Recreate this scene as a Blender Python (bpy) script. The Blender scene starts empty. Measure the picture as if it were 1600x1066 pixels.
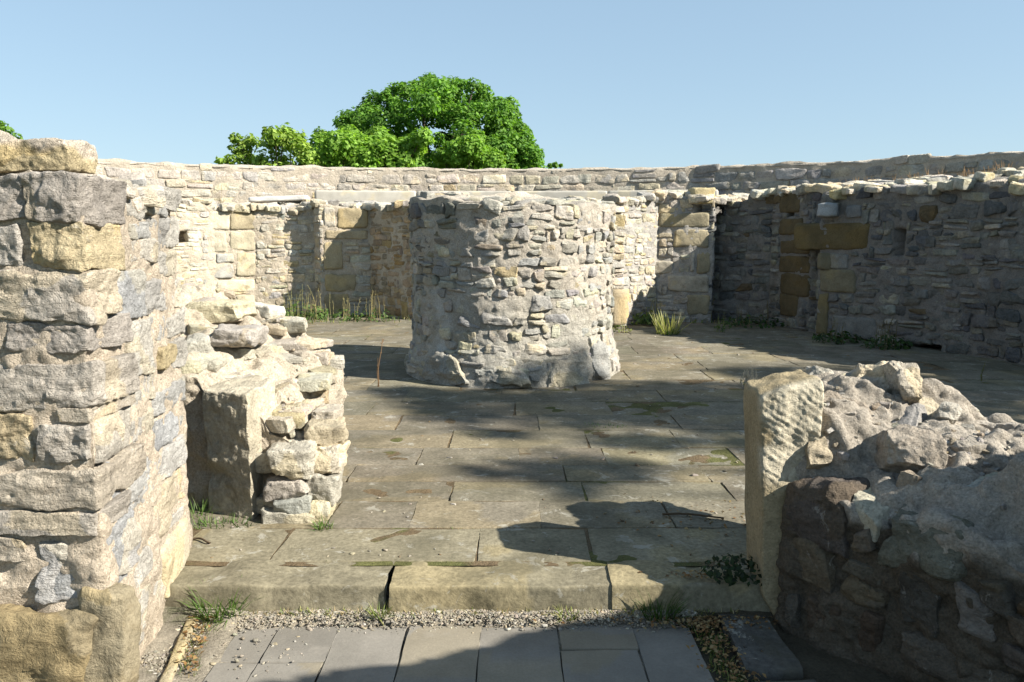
import bpy, math, random
import numpy as np
from mathutils import Vector, Euler

rng = np.random.default_rng(7)
random.seed(7)
SC = bpy.context.scene
COL = SC.collection
R = math.radians

# ------------------------------------------------------------------ camera
EYE = 1.60
F = 1245.0                       # focal length in pixels of the 1600 px wide photograph
PITCH = math.atan(158.0 / F)
FLOOR = 0.15
SUN_EL = R(35.0)
SUN_A = R(22.0)                  # light travels along (-cos a, +sin a)

cam_d = bpy.data.cameras.new("camera")
cam = bpy.data.objects.new("camera", cam_d)
COL.objects.link(cam)
cam.location = (0, 0, EYE)
cam.rotation_euler = (math.pi / 2 - PITCH, 0, 0)
cam_d.sensor_width = 36.0
cam_d.lens = 36.0 * F / 1600.0
cam_d.clip_start = 0.05
cam_d.clip_end = 5000
SC.camera = cam

CP, SP = math.cos(PITCH), math.sin(PITCH)
def ray(px, py):
    a = (px - 800.0) / F; b = (533.0 - py) / F
    return np.array([a, CP + b * SP, -SP + b * CP])
def on_y(px, py, y):
    d = ray(px, py); k = y / d[1]
    return np.array([d[0] * k, y, EYE + d[2] * k])
def on_z(px, py, z):
    d = ray(px, py); k = (z - EYE) / d[2]
    return np.array([d[0] * k, d[1] * k, z])
def on_line(px, py, a, b):
    """pixel -> point on the vertical plane through plan points a, b"""
    d = ray(px, py)
    nx, ny = -(b[1] - a[1]), (b[0] - a[0])
    k = (nx * a[0] + ny * a[1]) / (nx * d[0] + ny * d[1])
    return np.array([d[0] * k, d[1] * k, EYE + d[2] * k])

# ------------------------------------------------------------------ noise
def _h(ix, iy, iz, seed):
    h = (ix.astype(np.int64) * 374761393 + iy.astype(np.int64) * 668265263 + iz.astype(np.int64) * 2147483647 + seed * 974634777) & 0xFFFFFFFF
    h = ((h ^ (h >> 13)) * 1274126177) & 0xFFFFFFFF
    h = ((h ^ (h >> 15)) * 2246822519) & 0xFFFFFFFF
    h = h ^ (h >> 16)
    return (h & 0xFFFFFF) / float(0xFFFFFF)
def vn(P, seed=0):
    P = np.asarray(P, float)
    i = np.floor(P); f = P - i; f = f * f * (3 - 2 * f)
    x, y, z = i[..., 0], i[..., 1], i[..., 2]
    fx, fy, fz = f[..., 0], f[..., 1], f[..., 2]
    def c(a, b, d): return _h(x + a, y + b, z + d, seed)
    x00 = c(0,0,0) * (1-fx) + c(1,0,0) * fx
    x10 = c(0,1,0) * (1-fx) + c(1,1,0) * fx
    x01 = c(0,0,1) * (1-fx) + c(1,0,1) * fx
    x11 = c(0,1,1) * (1-fx) + c(1,1,1) * fx
    return 2 * ((x00 * (1-fy) + x10 * fy) * (1-fz) + (x01 * (1-fy) + x11 * fy) * fz) - 1
def fbm(P, seed=0, o=3, g=0.5):
    s = 0; a = 1.0; P = np.asarray(P, float)
    for k in range(o):
        s = s + a * vn(P * (2.03 ** k) + 17.3 * k, seed + k); a *= g
    return s
def ridged(P, seed=0, o=3):
    s = 0; a = 1.0
    for k in range(o):
        s = s + a * (1 - 2 * np.abs(vn(P * (2.1 ** k) + 9.1 * k, seed + k))); a *= 0.5
    return s

# ------------------------------------------------------------------ mesh linking
def tag(o, label=None, cat=None, group=None, kind=None):
    if label: o["label"] = label
    if cat: o["category"] = cat
    if group: o["group"] = group
    if kind: o["kind"] = kind
    return o
def thing(name, label, cat, loc=(0, 0, 0), group=None):
    o = bpy.data.objects.new(name, None); COL.objects.link(o)
    o.location = loc; o.empty_display_size = 0.1
    return tag(o, label, cat, group)
ALB = 0.80                       # the photograph is exposed for the sky: see the exposure at the end
def obj(name, data, mat, parent=None, smooth=True, loc=None, alb=None):
    """data = (verts Nx3, faces Mx4 or Mx3, cols Nx3 or None), world coordinates"""
    V, Fc, C = data
    V = np.asarray(V, np.float64)
    base = np.array(parent.location) if parent else (np.array(loc) if loc is not None else np.zeros(3))
    me = bpy.data.meshes.new(name)
    n, m, k = len(V), len(Fc), Fc.shape[1]
    me.vertices.add(n); me.vertices.foreach_set("co", (V - base).astype(np.float32).ravel())
    me.loops.add(m * k); me.loops.foreach_set("vertex_index", Fc.astype(np.int32).ravel())
    me.polygons.add(m); me.polygons.foreach_set("loop_start", np.arange(0, m * k, k, dtype=np.int32))
    me.polygons.foreach_set("use_smooth", np.full(m, smooth and getattr(mat, "name", "") != "rubble_limestone_weathered", dtype=bool))
    if C is not None:
        a = me.color_attributes.new("Col", "FLOAT_COLOR", "POINT")
        a.data.foreach_set("color", np.hstack([np.clip(C * (ALB if alb is None else alb), 0, 1), np.ones((n, 1))]).astype(np.float32).ravel())
    me.update(calc_edges=True)
    if smooth and not isinstance(mat, (list, tuple)) and mat.name in SHARP: me.set_sharp_from_angle(angle=R(24))
    if isinstance(mat, (list, tuple)):
        for q in mat: me.materials.append(q)
    else:
        me.materials.append(mat)
    o = bpy.data.objects.new(name, me); COL.objects.link(o)
    if parent: o.parent = parent
    elif loc is not None: o.location = loc
    return o
SHARP = {"rubble_limestone", "rubble_limestone_weathered"}
def merge(*ds):
    ds = [d for d in ds if d is not None and len(d[0])]
    V, Fs, C, off = [], [], [], 0
    for v, f, c in ds:
        V.append(v); Fs.append(f + off); off += len(v)
        C.append(c if c is not None else np.full((len(v), 3), 0.4))
    return np.vstack(V), np.vstack(Fs), np.vstack(C)

# ------------------------------------------------------------------ materials
def new_mat(name):
    m = bpy.data.materials.new(name); m.use_nodes = True
    nt = m.node_tree
    for n in list(nt.nodes): nt.nodes.remove(n)
    out = nt.nodes.new("ShaderNodeOutputMaterial")
    return m, nt, out
class NG:
    def __init__(s, nt): s.nt = nt
    def n(s, t, **kw):
        x = s.nt.nodes.new(t)
        for k, v in kw.items():
            if hasattr(x, k) and not k.startswith("i_"): setattr(x, k, v)
        return x
    def l(s, a, b): s.nt.links.new(a, b)
    def noise(s, co, scale, detail=4, rough=0.6, dist=0.0):
        x = s.n("ShaderNodeTexNoise"); x.inputs["Scale"].default_value = scale
        x.inputs["Detail"].default_value = detail; x.inputs["Roughness"].default_value = rough
        x.inputs["Distortion"].default_value = dist
        s.l(co, x.inputs["Vector"]); return x.outputs["Fac"]
    def ramp(s, fac, stops):
        x = s.n("ShaderNodeValToRGB"); e = x.color_ramp.elements
        while len(e) < len(stops): e.new(0.5)
        for i, (p, c) in enumerate(stops):
            e[i].position = p; e[i].color = (*c, 1) if len(c) == 3 else c
        s.l(fac, x.inputs["Fac"]); return x.outputs["Color"]
    def mix(s, fac, a, b, mode="MIX"):
        x = s.n("ShaderNodeMix"); x.data_type = "RGBA"; x.blend_type = mode
        ins = [i for i in x.inputs if i.type == "RGBA"]; fi = [i for i in x.inputs if i.type == "VALUE"][0]
        for sock, v in ((fi, fac), (ins[0], a), (ins[1], b)):
            if hasattr(v, "node"): s.l(v, sock)
            elif isinstance(v, (int, float)): sock.default_value = v
            else: sock.default_value = (*v, 1)
        return [o for o in x.outputs if o.type == "RGBA"][0]
    def math(s, op, a, b):
        x = s.n("ShaderNodeMath"); x.operation = op
        for i, v in enumerate((a, b)):
            if hasattr(v, "node"): s.l(v, x.inputs[i])
            else: x.inputs[i].default_value = v
        return x.outputs[0]
    def bump(s, h, strength, dist, prev=None):
        x = s.n("ShaderNodeBump"); x.inputs["Strength"].default_value = strength
        x.inputs["Distance"].default_value = dist; s.l(h, x.inputs["Height"])
        if prev is not None: s.l(prev, x.inputs["Normal"])
        return x.outputs["Normal"]

def g3(v): return (v, v, v)
def mineral(name, var=0.35, fine=60.0, bump=0.5, bdist=0.01, pits=0.0, lichen=None, stain=None, rough=0.92, strata=0.0, grain=0.25, speck=0.0):
    """rock / mortar / earth: attribute colour, mottling, grain and pitted bump"""
    m, nt, out = new_mat(name); g = NG(nt)
    tc = g.n("ShaderNodeTexCoord").outputs["Object"]
    at = g.n("ShaderNodeAttribute"); at.attribute_name = "Col"
    col = at.outputs["Color"]
    a = g.noise(tc, 5.5, 5, 0.62)
    col = g.mix(1.0, col, g.ramp(a, [(0.25, g3(1 - var)), (0.75, g3(1 + var * 0.6))]), "MULTIPLY")
    b = g.noise(tc, fine, 3, 0.7)
    col = g.mix(1.0, col, g.ramp(b, [(0.3, g3(1 - grain)), (0.7, g3(1 + grain * 0.7))]), "MULTIPLY")
    w = g.noise(tc, 2.1, 3, 0.5)
    col = g.mix(g.ramp(w, [(0.5, g3(0)), (0.75, g3(0.35))]), col, g.mix(1.0, col, (1.03, 0.99, 0.91), "MULTIPLY"))
    if lichen:
        l = g.noise(tc, lichen[1], 6, 0.75, 0.6)
        col = g.mix(g.ramp(l, [(lichen[2], g3(0)), (lichen[2] + 0.05, g3(lichen[3]))]), col, lichen[0])
    if stain:
        l = g.noise(tc, stain[1], 5, 0.7, 0.4)
        col = g.mix(g.ramp(l, [(stain[2], g3(0)), (stain[2] + 0.12, g3(stain[3]))]), col, stain[0])
    bs = g.n("ShaderNodeBsdfPrincipled"); bs.inputs["Roughness"].default_value = rough
    bs.inputs["Specular IOR Level"].default_value = 0.1
    g.l(col, bs.inputs["Base Color"])
    if speck:
        sp = g.noise(tc, fine * 0.55, 4, 0.75, 0.8)
        col = g.mix(g.ramp(sp, [(0.30, g3(speck)), (0.40, g3(0))]), col, g.mix(1.0, col, (0.30, 0.28, 0.25), "MULTIPLY"))
        sp2 = g.noise(tc, fine * 0.8, 4, 0.75, 0.3)
        col = g.mix(g.ramp(sp2, [(0.62, g3(0)), (0.70, g3(speck * 0.7))]), col, g.mix(1.0, col, (1.55, 1.5, 1.42), "MULTIPLY"))
        g.l(col, bs.inputs["Base Color"])
    nb = g.bump(g.noise(tc, fine * 0.12, 5, 0.75, 0.7), bump, bdist * 2.2)
    nb = g.bump(g.noise(tc, fine * 0.35, 6, 0.75), bump, bdist, nb)
    if strata:
        mp = g.n("ShaderNodeMapping"); mp.inputs["Scale"].default_value = (1, 1, 6)
        g.l(tc, mp.inputs["Vector"])
        nb = g.bump(g.noise(mp.outputs[0], 7, 5, 0.7, 0.5), strata, bdist * 1.4, nb)
    nb = g.bump(g.noise(tc, fine * 1.6, 3, 0.7), bump * 0.8, bdist * 0.35, nb)
    if pits:
        vo = g.n("ShaderNodeTexVoronoi"); vo.inputs["Scale"].default_value = pits; g.l(tc, vo.inputs["Vector"])
        nb = g.bump(g.ramp(vo.outputs["Distance"], [(0.0, g3(0)), (0.32, g3(1))]), 0.5, bdist * 0.6, nb)
    g.l(nb, bs.inputs["Normal"])
    g.l(bs.outputs[0], out.inputs["Surface"])
    return m
M_STONE = mineral("rubble_limestone", 0.30, 70, 0.95, 0.018, speck=0.7, lichen=((0.42, 0.40, 0.36), 9, 0.60, 0.4), stain=((0.10, 0.095, 0.08), 6, 0.64, 0.35), strata=0.6)
M_FARST = mineral("rubble_limestone_weathered", 0.30, 30, 0.9, 0.028, speck=0.6, lichen=((0.38, 0.365, 0.33), 6, 0.62, 0.3), stain=((0.13, 0.12, 0.10), 4, 0.62, 0.35), strata=0.4)
M_MORT = mineral("lime_mortar", 0.22, 90, 1.0, 0.016, pits=0, grain=0.35, speck=0.6)
M_SAND = mineral("dressed_sandstone", 0.28, 80, 0.8, 0.010, speck=0.6, stain=((0.13, 0.10, 0.055), 3.5, 0.56, 0.6), grain=0.25)
M_DARKSAND = mineral("pitted_jamb_stone", 0.35, 55, 0.9, 0.014, pits=42, stain=((0.12, 0.10, 0.07), 5, 0.55, 0.55))
M_FLOOR = mineral("worn_paving_stone", 0.32, 45, 0.5, 0.006, lichen=((0.32, 0.305, 0.26), 6.0, 0.58, 0.6), stain=((0.075, 0.068, 0.045), 1.4, 0.48, 0.5), rough=0.96, grain=0.35)
M_CONC = mineral("grey_concrete_slab", 0.16, 110, 0.25, 0.004, stain=((0.24, 0.22, 0.19), 3, 0.55, 0.4), grain=0.12)
M_SOIL = mineral("joint_soil", 0.4, 90, 0.9, 0.012, stain=((0.05, 0.065, 0.02), 4, 0.56, 0.5))
M_GRAV = mineral("limestone_chippings", 0.2, 120, 0.5, 0.004)

def leafmat(name, transl=0.35, rough=0.6):
    m, nt, out = new_mat(name); g = NG(nt)
    at = g.n("ShaderNodeAttribute"); at.attribute_name = "Col"
    bs = g.n("ShaderNodeBsdfPrincipled"); bs.inputs["Roughness"].default_value = rough
    bs.inputs["Specular IOR Level"].default_value = 0.25
    g.l(at.outputs["Color"], bs.inputs["Base Color"])
    tr = g.n("ShaderNodeBsdfTranslucent")
    c2 = g.mix(1.0, at.outputs["Color"], (1.5, 1.6, 0.7), "MULTIPLY")
    g.l(c2, tr.inputs["Color"])
    mx = g.n("ShaderNodeMixShader"); mx.inputs[0].default_value = transl
    g.l(bs.outputs[0], mx.inputs[1]); g.l(tr.outputs[0], mx.inputs[2])
    g.l(mx.outputs[0], out.inputs["Surface"])
    return m
M_LEAF = leafmat("tree_leaves", 0.42); M_GRASS = leafmat("grass_blades", 0.3); M_DRY = leafmat("dry_stems", 0.15, 0.8)
M_BARK = mineral("bark", 0.35, 40, 0.9, 0.02)

# ------------------------------------------------------------------ rounded cube topology
_cube = {}
def cube_topo(nu, nv, nw):
    key = (nu, nv, nw)
    if key in _cube: return _cube[key]
    idx = {}; vs = []; fs = []
    def vid(i, j, k):
        q = (i, j, k)
        if q not in idx:
            idx[q] = len(vs); vs.append((2 * i / nu - 1, 2 * j / nv - 1, 2 * k / nw - 1))
        return idx[q]
    for i in range(nu):
        for j in range(nv):
            fs.append((vid(i, j, nw), vid(i+1, j, nw), vid(i+1, j+1, nw), vid(i, j+1, nw)))
            fs.append((vid(i, j, 0), vid(i, j+1, 0), vid(i+1, j+1, 0), vid(i+1, j, 0)))
    for i in range(nu):
        for k in range(nw):
            fs.append((vid(i, 0, k), vid(i+1, 0, k), vid(i+1, 0, k+1), vid(i, 0, k+1)))
            fs.append((vid(i, nv, k), vid(i, nv, k+1), vid(i+1, nv, k+1), vid(i+1, nv, k)))
    for j in range(nv):
        for k in range(nw):
            fs.append((vid(0, j, k), vid(0, j, k+1), vid(0, j+1, k+1), vid(0, j+1, k)))
            fs.append((vid(nu, j, k), vid(nu, j+1, k), vid(nu, j+1, k+1), vid(nu, j, k+1)))
    _cube[key] = (np.array(vs), np.array(fs))
    return _cube[key]

GREYS = [((0.47, 0.44, 0.385), 4), ((0.40, 0.38, 0.345), 4), ((0.34, 0.335, 0.325), 3), ((0.53, 0.49, 0.42), 3), ((0.50, 0.43, 0.31), 2), ((0.30, 0.29, 0.28), 1.2), ((0.46, 0.36, 0.20), 0.5)]
PALE = [((0.60, 0.55, 0.455), 4), ((0.54, 0.50, 0.43), 3), ((0.46, 0.44, 0.40), 1.3), ((0.59, 0.51, 0.37), 2), ((0.54, 0.44, 0.27), 0.5)]
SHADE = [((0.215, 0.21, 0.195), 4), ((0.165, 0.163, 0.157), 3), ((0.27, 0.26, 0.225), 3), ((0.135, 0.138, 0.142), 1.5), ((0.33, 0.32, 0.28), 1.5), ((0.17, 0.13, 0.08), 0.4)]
STUBC = [((0.50, 0.465, 0.40), 4), ((0.45, 0.43, 0.38), 3), ((0.39, 0.38, 0.355), 2), ((0.55, 0.51, 0.43), 3), ((0.46, 0.395, 0.27), 0.6)]
def pick(pal, n):
    w = np.array([p[1] for p in pal], float); w /= w.sum()
    c = np.array([p[0] for p in pal])[rng.choice(len(pal), n, p=w)]
    return c * (1 + rng.normal(0, 0.09, (n, 1))) * (1 + rng.normal(0, 0.02, (n, 3)))

def rocks(C, U, N, h, cols, res=(6, 4, 3), sq=7.0, amp=0.012, facets=5, cut=(0.80, 1.05), jit=0.12, freq=9.0, strata=0.0, tilt=0.05, edge=0.0, slab=False):
    """M broken stones: centres C, axes U (along), V (up), N (out), half sizes h=(u,v,n)"""
    C = np.atleast_2d(np.asarray(C, float)); n = len(C)
    if n == 0: return None
    U = np.broadcast_to(np.atleast_2d(np.asarray(U, float)), (n, 3)).copy(); N = np.broadcast_to(np.atleast_2d(np.asarray(N, float)), (n, 3)).copy()
    h = np.broadcast_to(np.atleast_2d(np.asarray(h, float)), (n, 3))
    N = N + rng.normal(0, tilt, (n, 3)); N /= np.linalg.norm(N, axis=1, keepdims=True)
    U = U + rng.normal(0, tilt, (n, 3)); U -= N * (U * N).sum(1, keepdims=True); U /= np.linalg.norm(U, axis=1, keepdims=True)
    Vv = np.cross(N, U)
    q, fc = cube_topo(*res)
    q = (1 - edge) * np.sign(q) * np.abs(q) ** 0.85 + edge * np.sin(q * math.pi / 2)
    nq = (np.abs(q) ** sq).sum(1) ** (1 / sq)
    if slab: nq = np.column_stack([np.ones(len(q)), *(2 * [(np.abs(q[:, 1:]) ** sq).sum(1) ** (1 / sq)])]); q = q / nq; nq = np.ones(len(q))
    p = np.broadcast_to(q / nq[:, None], (n,) + q.shape).copy()
    dq = sq / (sq - 1.0)
    for k in range(facets):
        d = rng.normal(0, 1, (n, 1, 3))
        if k % 2 == 0: d[..., :2] *= 0.33; d[..., 2] = np.abs(d[..., 2]) + 0.6      # split face
        else: d[..., 2] = np.abs(d[..., 2])                                            # chipped arrises
        d /= np.linalg.norm(d, axis=2, keepdims=True)
        sup = (np.abs(d) ** dq).sum(2, keepdims=True) ** (1 / dq)
        lim = rng.uniform(cut[0], cut[1], (n, 1, 1)) * sup
        e = np.maximum((p * d).sum(2, keepdims=True) - lim, 0)
        p -= e * d
    # uneven outline
    cj = rng.uniform(-jit, jit, (n, 4, 2)); sg = [(-1, -1), (1, -1), (1, 1), (-1, 1)]
    off = np.zeros((n, p.shape[1], 2))
    for i, (a, b) in enumerate(sg):
        w = (1 + a * p[..., 0]) * (1 + b * p[..., 1]) * 0.25
        off += w[..., None] * cj[:, i][:, None, :] * 2
    L = p * h[:, None, :]
    L[..., 0] += off[..., 0] * np.minimum(h[:, 0], h[:, 1] * 1.6)[:, None]
    L[..., 1] += off[..., 1] * h[:, 1][:, None]
    sd = rng.uniform(0, 400, (n, 1, 3))
    Q = L * freq + sd
    nr = p / np.linalg.norm(p, axis=2, keepdims=True)
    a2 = np.minimum(amp, 0.22 * h.min(1))[:, None, None]
    L = L + nr * (fbm(Q, 3, 4, 0.55)[..., None] * a2)
    L[..., 0] += fbm(Q + 50, 5, 2) * a2[..., 0] * 0.7; L[..., 1] += fbm(Q + 90, 6, 2) * a2[..., 0] * 0.7
    gr = np.minimum(0.0045, 0.05 * h.min(1))[:, None, None] * (1.0 if facets else 0.25)
    L = L + nr * ((vn(Q * (62 / freq), 13) + 0.6 * ridged(Q * (30 / freq), 15, 2))[..., None] * gr)
    if strata:
        S = L.copy(); S[..., 0] *= 3.0; S[..., 2] *= 3.0; S[..., 1] *= 26.0
        st = vn(S + sd, 11)
        L += nr * (np.sign(st) * np.abs(st) ** 0.6 * strata)[..., None] * np.array([0.6, 0.0, 1.0])
    W = C[:, None, :] + L[..., 0:1] * U[:, None, :] + L[..., 1:2] * Vv[:, None, :] + L[..., 2:3] * N[:, None, :]
    nv_ = q.shape[0]
    Fc = (fc[None] + (np.arange(n) * nv_)[:, None, None]).reshape(-1, 4)
    cc = np.repeat(np.asarray(cols)[:, None, :], nv_, 1)
    m = fbm(Q * 0.45 + 30, 21, 2)[..., None]
    cc = cc * (1 + 0.16 * m) * np.where(m > 0.35, np.array([1.05, 1.0, 0.88]), np.array([1.0, 1.0, 1.0]))
    return W.reshape(-1, 3), Fc, cc.reshape(-1, 3)

def core(fn, res, amp, freq, col, seed=1, colfn=None):
    """dense box mapped by fn(s,t,r) -> xyz, roughened with noise along its normals"""
    q, fc = cube_topo(*res)
    S = (q + 1) * 0.5
    P = fn(S[:, 0], S[:, 1], S[:, 2])
    # vertex normals
    v = P[fc]; n = np.cross(v[:, 2] - v[:, 0], v[:, 3] - v[:, 1])
    vnm = np.zeros_like(P)
    for k in range(4): np.add.at(vnm, fc[:, k], n)
    vnm /= np.maximum(np.linalg.norm(vnm, axis=1, keepdims=True), 1e-9)
    ctr = P.mean(0)
    d = fbm(P * freq, seed, 4, 0.55) * amp + vn(P * freq * 5, seed + 9) * amp * 0.26 + ridged(P * freq * 2.6, seed + 12, 2) * amp * 0.22
    P = P + vnm * d[:, None]
    c = np.broadcast_to(np.array(col), P.shape) * (1 + 0.10 * fbm(P * 2.3, seed + 4, 3)[:, None])
    if colfn is not None: c = colfn(P, c)
    # outward orientation
    vol = np.einsum("ij,ij->i", np.cross(v[:, 0] - ctr, v[:, 1] - ctr), v[:, 2] - ctr).sum()
    if vol < 0: fc = fc[:, ::-1]
    return P, fc, c

class Path:
    def __init__(s, pts):
        s.p = np.array(pts, float); d = np.diff(s.p, axis=0); s.l = np.linalg.norm(d, axis=1)
        s.c = np.concatenate([[0], np.cumsum(s.l)]); s.L = s.c[-1]; s.t = d / s.l[:, None]
    def P(s, u):
        u = np.asarray(u, float)
        return np.stack([np.interp(u, s.c, s.p[:, 0]), np.interp(u, s.c, s.p[:, 1])], -1)
    def T(s, u):
        i = np.clip(np.searchsorted(s.c, u, side="right") - 1, 0, len(s.t) - 1); return s.t[i]
    def N(s, u):
        t = s.T(u); return np.stack([t[..., 1], -t[..., 0]], -1)
    def hit(s, px, py):
        """pixel -> (u, z) on the first wall segment the ray meets"""
        d = ray(px, py); best = None
        for i in range(len(s.t)):
            a, b = s.p[i], s.p[i + 1]
            nx, ny = -(b[1] - a[1]), (b[0] - a[0]); den = nx * d[0] + ny * d[1]
            if abs(den) < 1e-9: continue
            k = (nx * a[0] + ny * a[1]) / den
            if k <= 0: continue
            q = np.array([d[0] * k, d[1] * k]); w = np.dot(q - a, s.t[i])
            if -0.05 <= w <= s.l[i] + 0.05 and (best is None or k < best[0]):
                best = (k, s.c[i] + min(max(w, 0), s.l[i]), EYE + d[2] * k)
        return best[1], best[2]

def courses(u0, u1, v0, v1, ch, cw, split=0.2, excl=(), wave=0.03, breaks=()):
    """irregular coursed rubble; returns (uc, vc, hu, hv)"""
    out = []; v = v0; row = 0
    brk = sorted(list(breaks))
    while v < v1:
        hh = rng.uniform(*ch); u = u0 - rng.uniform(0, cw[1] * 0.5)
        while u < u1:
            w = rng.uniform(*cw) * (1.0 if rng.random() > 0.18 else 0.55)
            e = u + w
            for b in brk:
                if u < b - 0.02 and e > b - 0.07: e = b; break
            w = e - u
            if w > 0.05:
                dv = wave * math.sin(u * 1.7 + row) + rng.normal(0, 0.008)
                parts = [(v + dv, v + hh + dv)]
                if rng.random() < split and hh > ch[0] * 1.05:
                    m = v + dv + hh * rng.uniform(0.4, 0.6); parts = [(v + dv, m), (m, v + dv + hh)]
                for a, b in parts:
                    ua, ub = max(u, u0), min(e, u1)
                    ok = True
                    for (x0, x1, y0, y1) in excl:
                        if ua < x1 and ub > x0 and a < y1 - 0.02 and b > y0 + 0.02:
                            lft, rgt = x0 - ua, ub - x1
                            if lft <= 0.06 and rgt <= 0.06:
                                up, dn = b - y1, y0 - a
                                if up > 0.07 and up >= dn: a = y1
                                elif dn > 0.07: b = y0
                                else: ok = False; break
                            elif lft >= rgt: ub = x0
                            else: ua = x1
                    if ok and ub - ua > 0.05: out.append(((ua + ub) / 2, (a + b) / 2, (ub - ua) / 2, (b - a) / 2))
            u = e
        v += hh; row += 1
    return np.array(out)

def face_stones(path, lay, Hf, pal, gap=0.010, depth=0.13, proud=(0.005, 0.03), keep=1.0, colmod=None, **kw):
    if len(lay) == 0: return None
    top = Hf(lay[:, 0])
    k = (lay[:, 1] + lay[:, 3] * 0.35 < top) & (rng.random(len(lay)) < keep)
    lay = lay[k]
    n = len(lay)
    P = path.P(lay[:, 0]); T = path.T(lay[:, 0]); N = path.N(lay[:, 0])
    pr = rng.uniform(proud[0], proud[1], n)
    C = np.column_stack([P + N * (pr - depth)[:, None], lay[:, 1]])
    U = np.column_stack([T, np.zeros(n)]); NN = np.column_stack([N, np.zeros(n)])
    h = np.column_stack([np.maximum(lay[:, 2] - gap, 0.02), np.maximum(lay[:, 3] - gap, 0.018), np.full(n, depth)])
    # up axis must be +z: cross(N,U) = up when U x ... check sign
    up = np.cross(NN, U)[:, 2]
    U[up < 0] *= -1
    c = pick(pal, n)
    if colmod is not None: c = colmod(C, c)
    return rocks(C, U, NN, h, c, **kw)

def block(px_rect, path=None, line=None, col=(0.46, 0.35, 0.17), depth=0.14, proud=0.02, parent=None, name="quoin_block", mat=None, res=(14, 10, 4), label=None, sq=11, amp=0.012, gap=0.006, facets=5):
    x0, y0, x1, y1 = px_rect
    if path is not None:
        ua, za = path.hit(x0, y1); ub, zb = path.hit(x1, y0)
        uc = (ua + ub) / 2; P = path.P(uc); N = path.N(uc); T = path.T(uc)
        w = abs(ub - ua) / 2; rect = (min(ua, ub), max(ua, ub), min(za, zb), max(za, zb))
    C = np.array([*(P + N * (proud - depth)), (za + zb) / 2])
    d = rocks([C], [T[0], T[1], 0], [N[0], N[1], 0], [w - gap, abs(zb - za) / 2 - gap, depth], np.array([col]), res=res, sq=sq, amp=amp, facets=facets, cut=(0.94, 1.02), jit=0.05, tilt=0.008, freq=9)
    o = obj(name, d, mat or M_SAND, parent)
    if label: o["label"] = label
    return rect

MORT = (0.56, 0.475, 0.375); MORTG = (0.44, 0.395, 0.33); MORTD = (0.36, 0.34, 0.31)
def smooth(e0, e1, x):
    t = np.clip((x - e0) / (e1 - e0), 0, 1); return t * t * (3 - 2 * t)

# ================================================================== 1. LEFT FOREGROUND WALL
LA, LB = np.array([-1.37, 2.55]), np.array([-1.515, 3.62])
lw = thing("rubble_wall", "tall pale stone wall in the left foreground with a sunlit corner and a rough yellow stone on top", "wall", (-2.1, 3.1, 0))
def f_lw(s, t, r):
    # plan: s along front (left->corner), t front->back
    fx = -3.6 + (LA[0] + 3.6) * s; bx = -3.6 + (LB[0] + 3.6) * s
    x = fx * (1 - t) + bx * t - 0.008 * s; y = 2.558 * (1 - t) + LB[1] * t
    H = 1.78 + 0.03 * vn(np.stack([x * 4, y * 4, 0 * x], -1), 3)
    return np.stack([x, y, -0.05 + (H + 0.05) * r], -1)
obj("mortar", core(f_lw, (150, 90, 150), 0.018, 6.5, MORT, 2), M_MORT, lw)
# front-face stones, outlined from their corners (px), then given depth
front = [((-140,276,38,341),0), ((43,274,151,343),0), ((-40,352,27,416),2), ((47,347,203,421),4), ((-140,428,158,500),1), ((10,501,176,553),0),
         ((-120,568,152,638),1), ((-60,642,50,714),5), ((92,637,150,660),3), ((66,662,152,722),1), ((-140,738,172,791),3), ((-120,797,163,833),1),
         ((-30,842,40,878),3), ((62,848,166,934),6), ((-140,838,-30,940),1)]
fc = [(0.41,0.37,0.33),(0.47,0.425,0.37),(0.50,0.465,0.42),(0.48,0.42,0.34),(0.48,0.40,0.26),(0.50,0.41,0.27),(0.43,0.415,0.40)]
parts = []
for (x0, y0, x1, y1), k in front:
    a = on_y(x0, y1, 2.55); b = on_y(min(x1, 400), y0, 2.55)
    corner = x1 >= 145
    xb = LA[0] + rng.uniform(-0.012, 0.01) if corner else b[0]
    hu = (xb - a[0]) / 2; hz = (b[2] - a[2]) / 2; dp = rng.uniform(0.11, 0.2) if corner else 0.12
    cx = (xb + a[0]) / 2
    pr = rng.uniform(0.0, 0.02)
    parts.append(rocks([[cx, 2.55 - pr + dp, (a[2] + b[2]) / 2]], [1, 0, 0], [0, -1, 0], [hu, hz, dp], np.array([fc[k]]) * rng.uniform(0.93, 1.07), res=(60, 34, 22), sq=26, amp=0.016, facets=6, cut=(0.93, 1.0), jit=0.06, freq=10, strata=0.007, tilt=0.012, edge=0.6))
obj("front_stonework", merge(*parts), M_STONE, lw)
side = [((152,282,186,340),0),((188,286,222,338),1),((224,290,256,335),2),((258,296,279,327),1),
        ((207,346,232,372),2),((236,340,262,386),0),((262,342,281,384),1),((207,374,246,412),3),((248,392,281,428),1),
        ((160,424,224,494),4),((227,440,262,484),0),((263,440,283,480),1),((240,492,262,532),2),((262,490,284,528),1),((252,536,270,572),6),((270,532,287,578),1),
        ((158,572,200,642),3),((203,590,240,640),1),((243,600,287,640),2),((153,642,203,704),3),((205,645,238,682),1),((240,648,287,690),4),
        ((172,694,236,758),4),((240,694,287,742),0),((205,722,243,788),2),((246,748,287,800),5),((166,815,208,904),4),((225,772,264,846),5),((212,862,232,905),1),((266,800,287,815),1),
        ((210,912,255,985),1),((205,500,238,585),1)]
sc_ = [(0.45,0.43,0.40),(0.50,0.47,0.42),(0.42,0.41,0.39),(0.48,0.44,0.38),(0.40,0.40,0.40),(0.50,0.43,0.32),(0.50,0.41,0.25)]
Td = (LB - LA) / np.linalg.norm(LB - LA); Nd = np.array([Td[1], -Td[0]])
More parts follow.
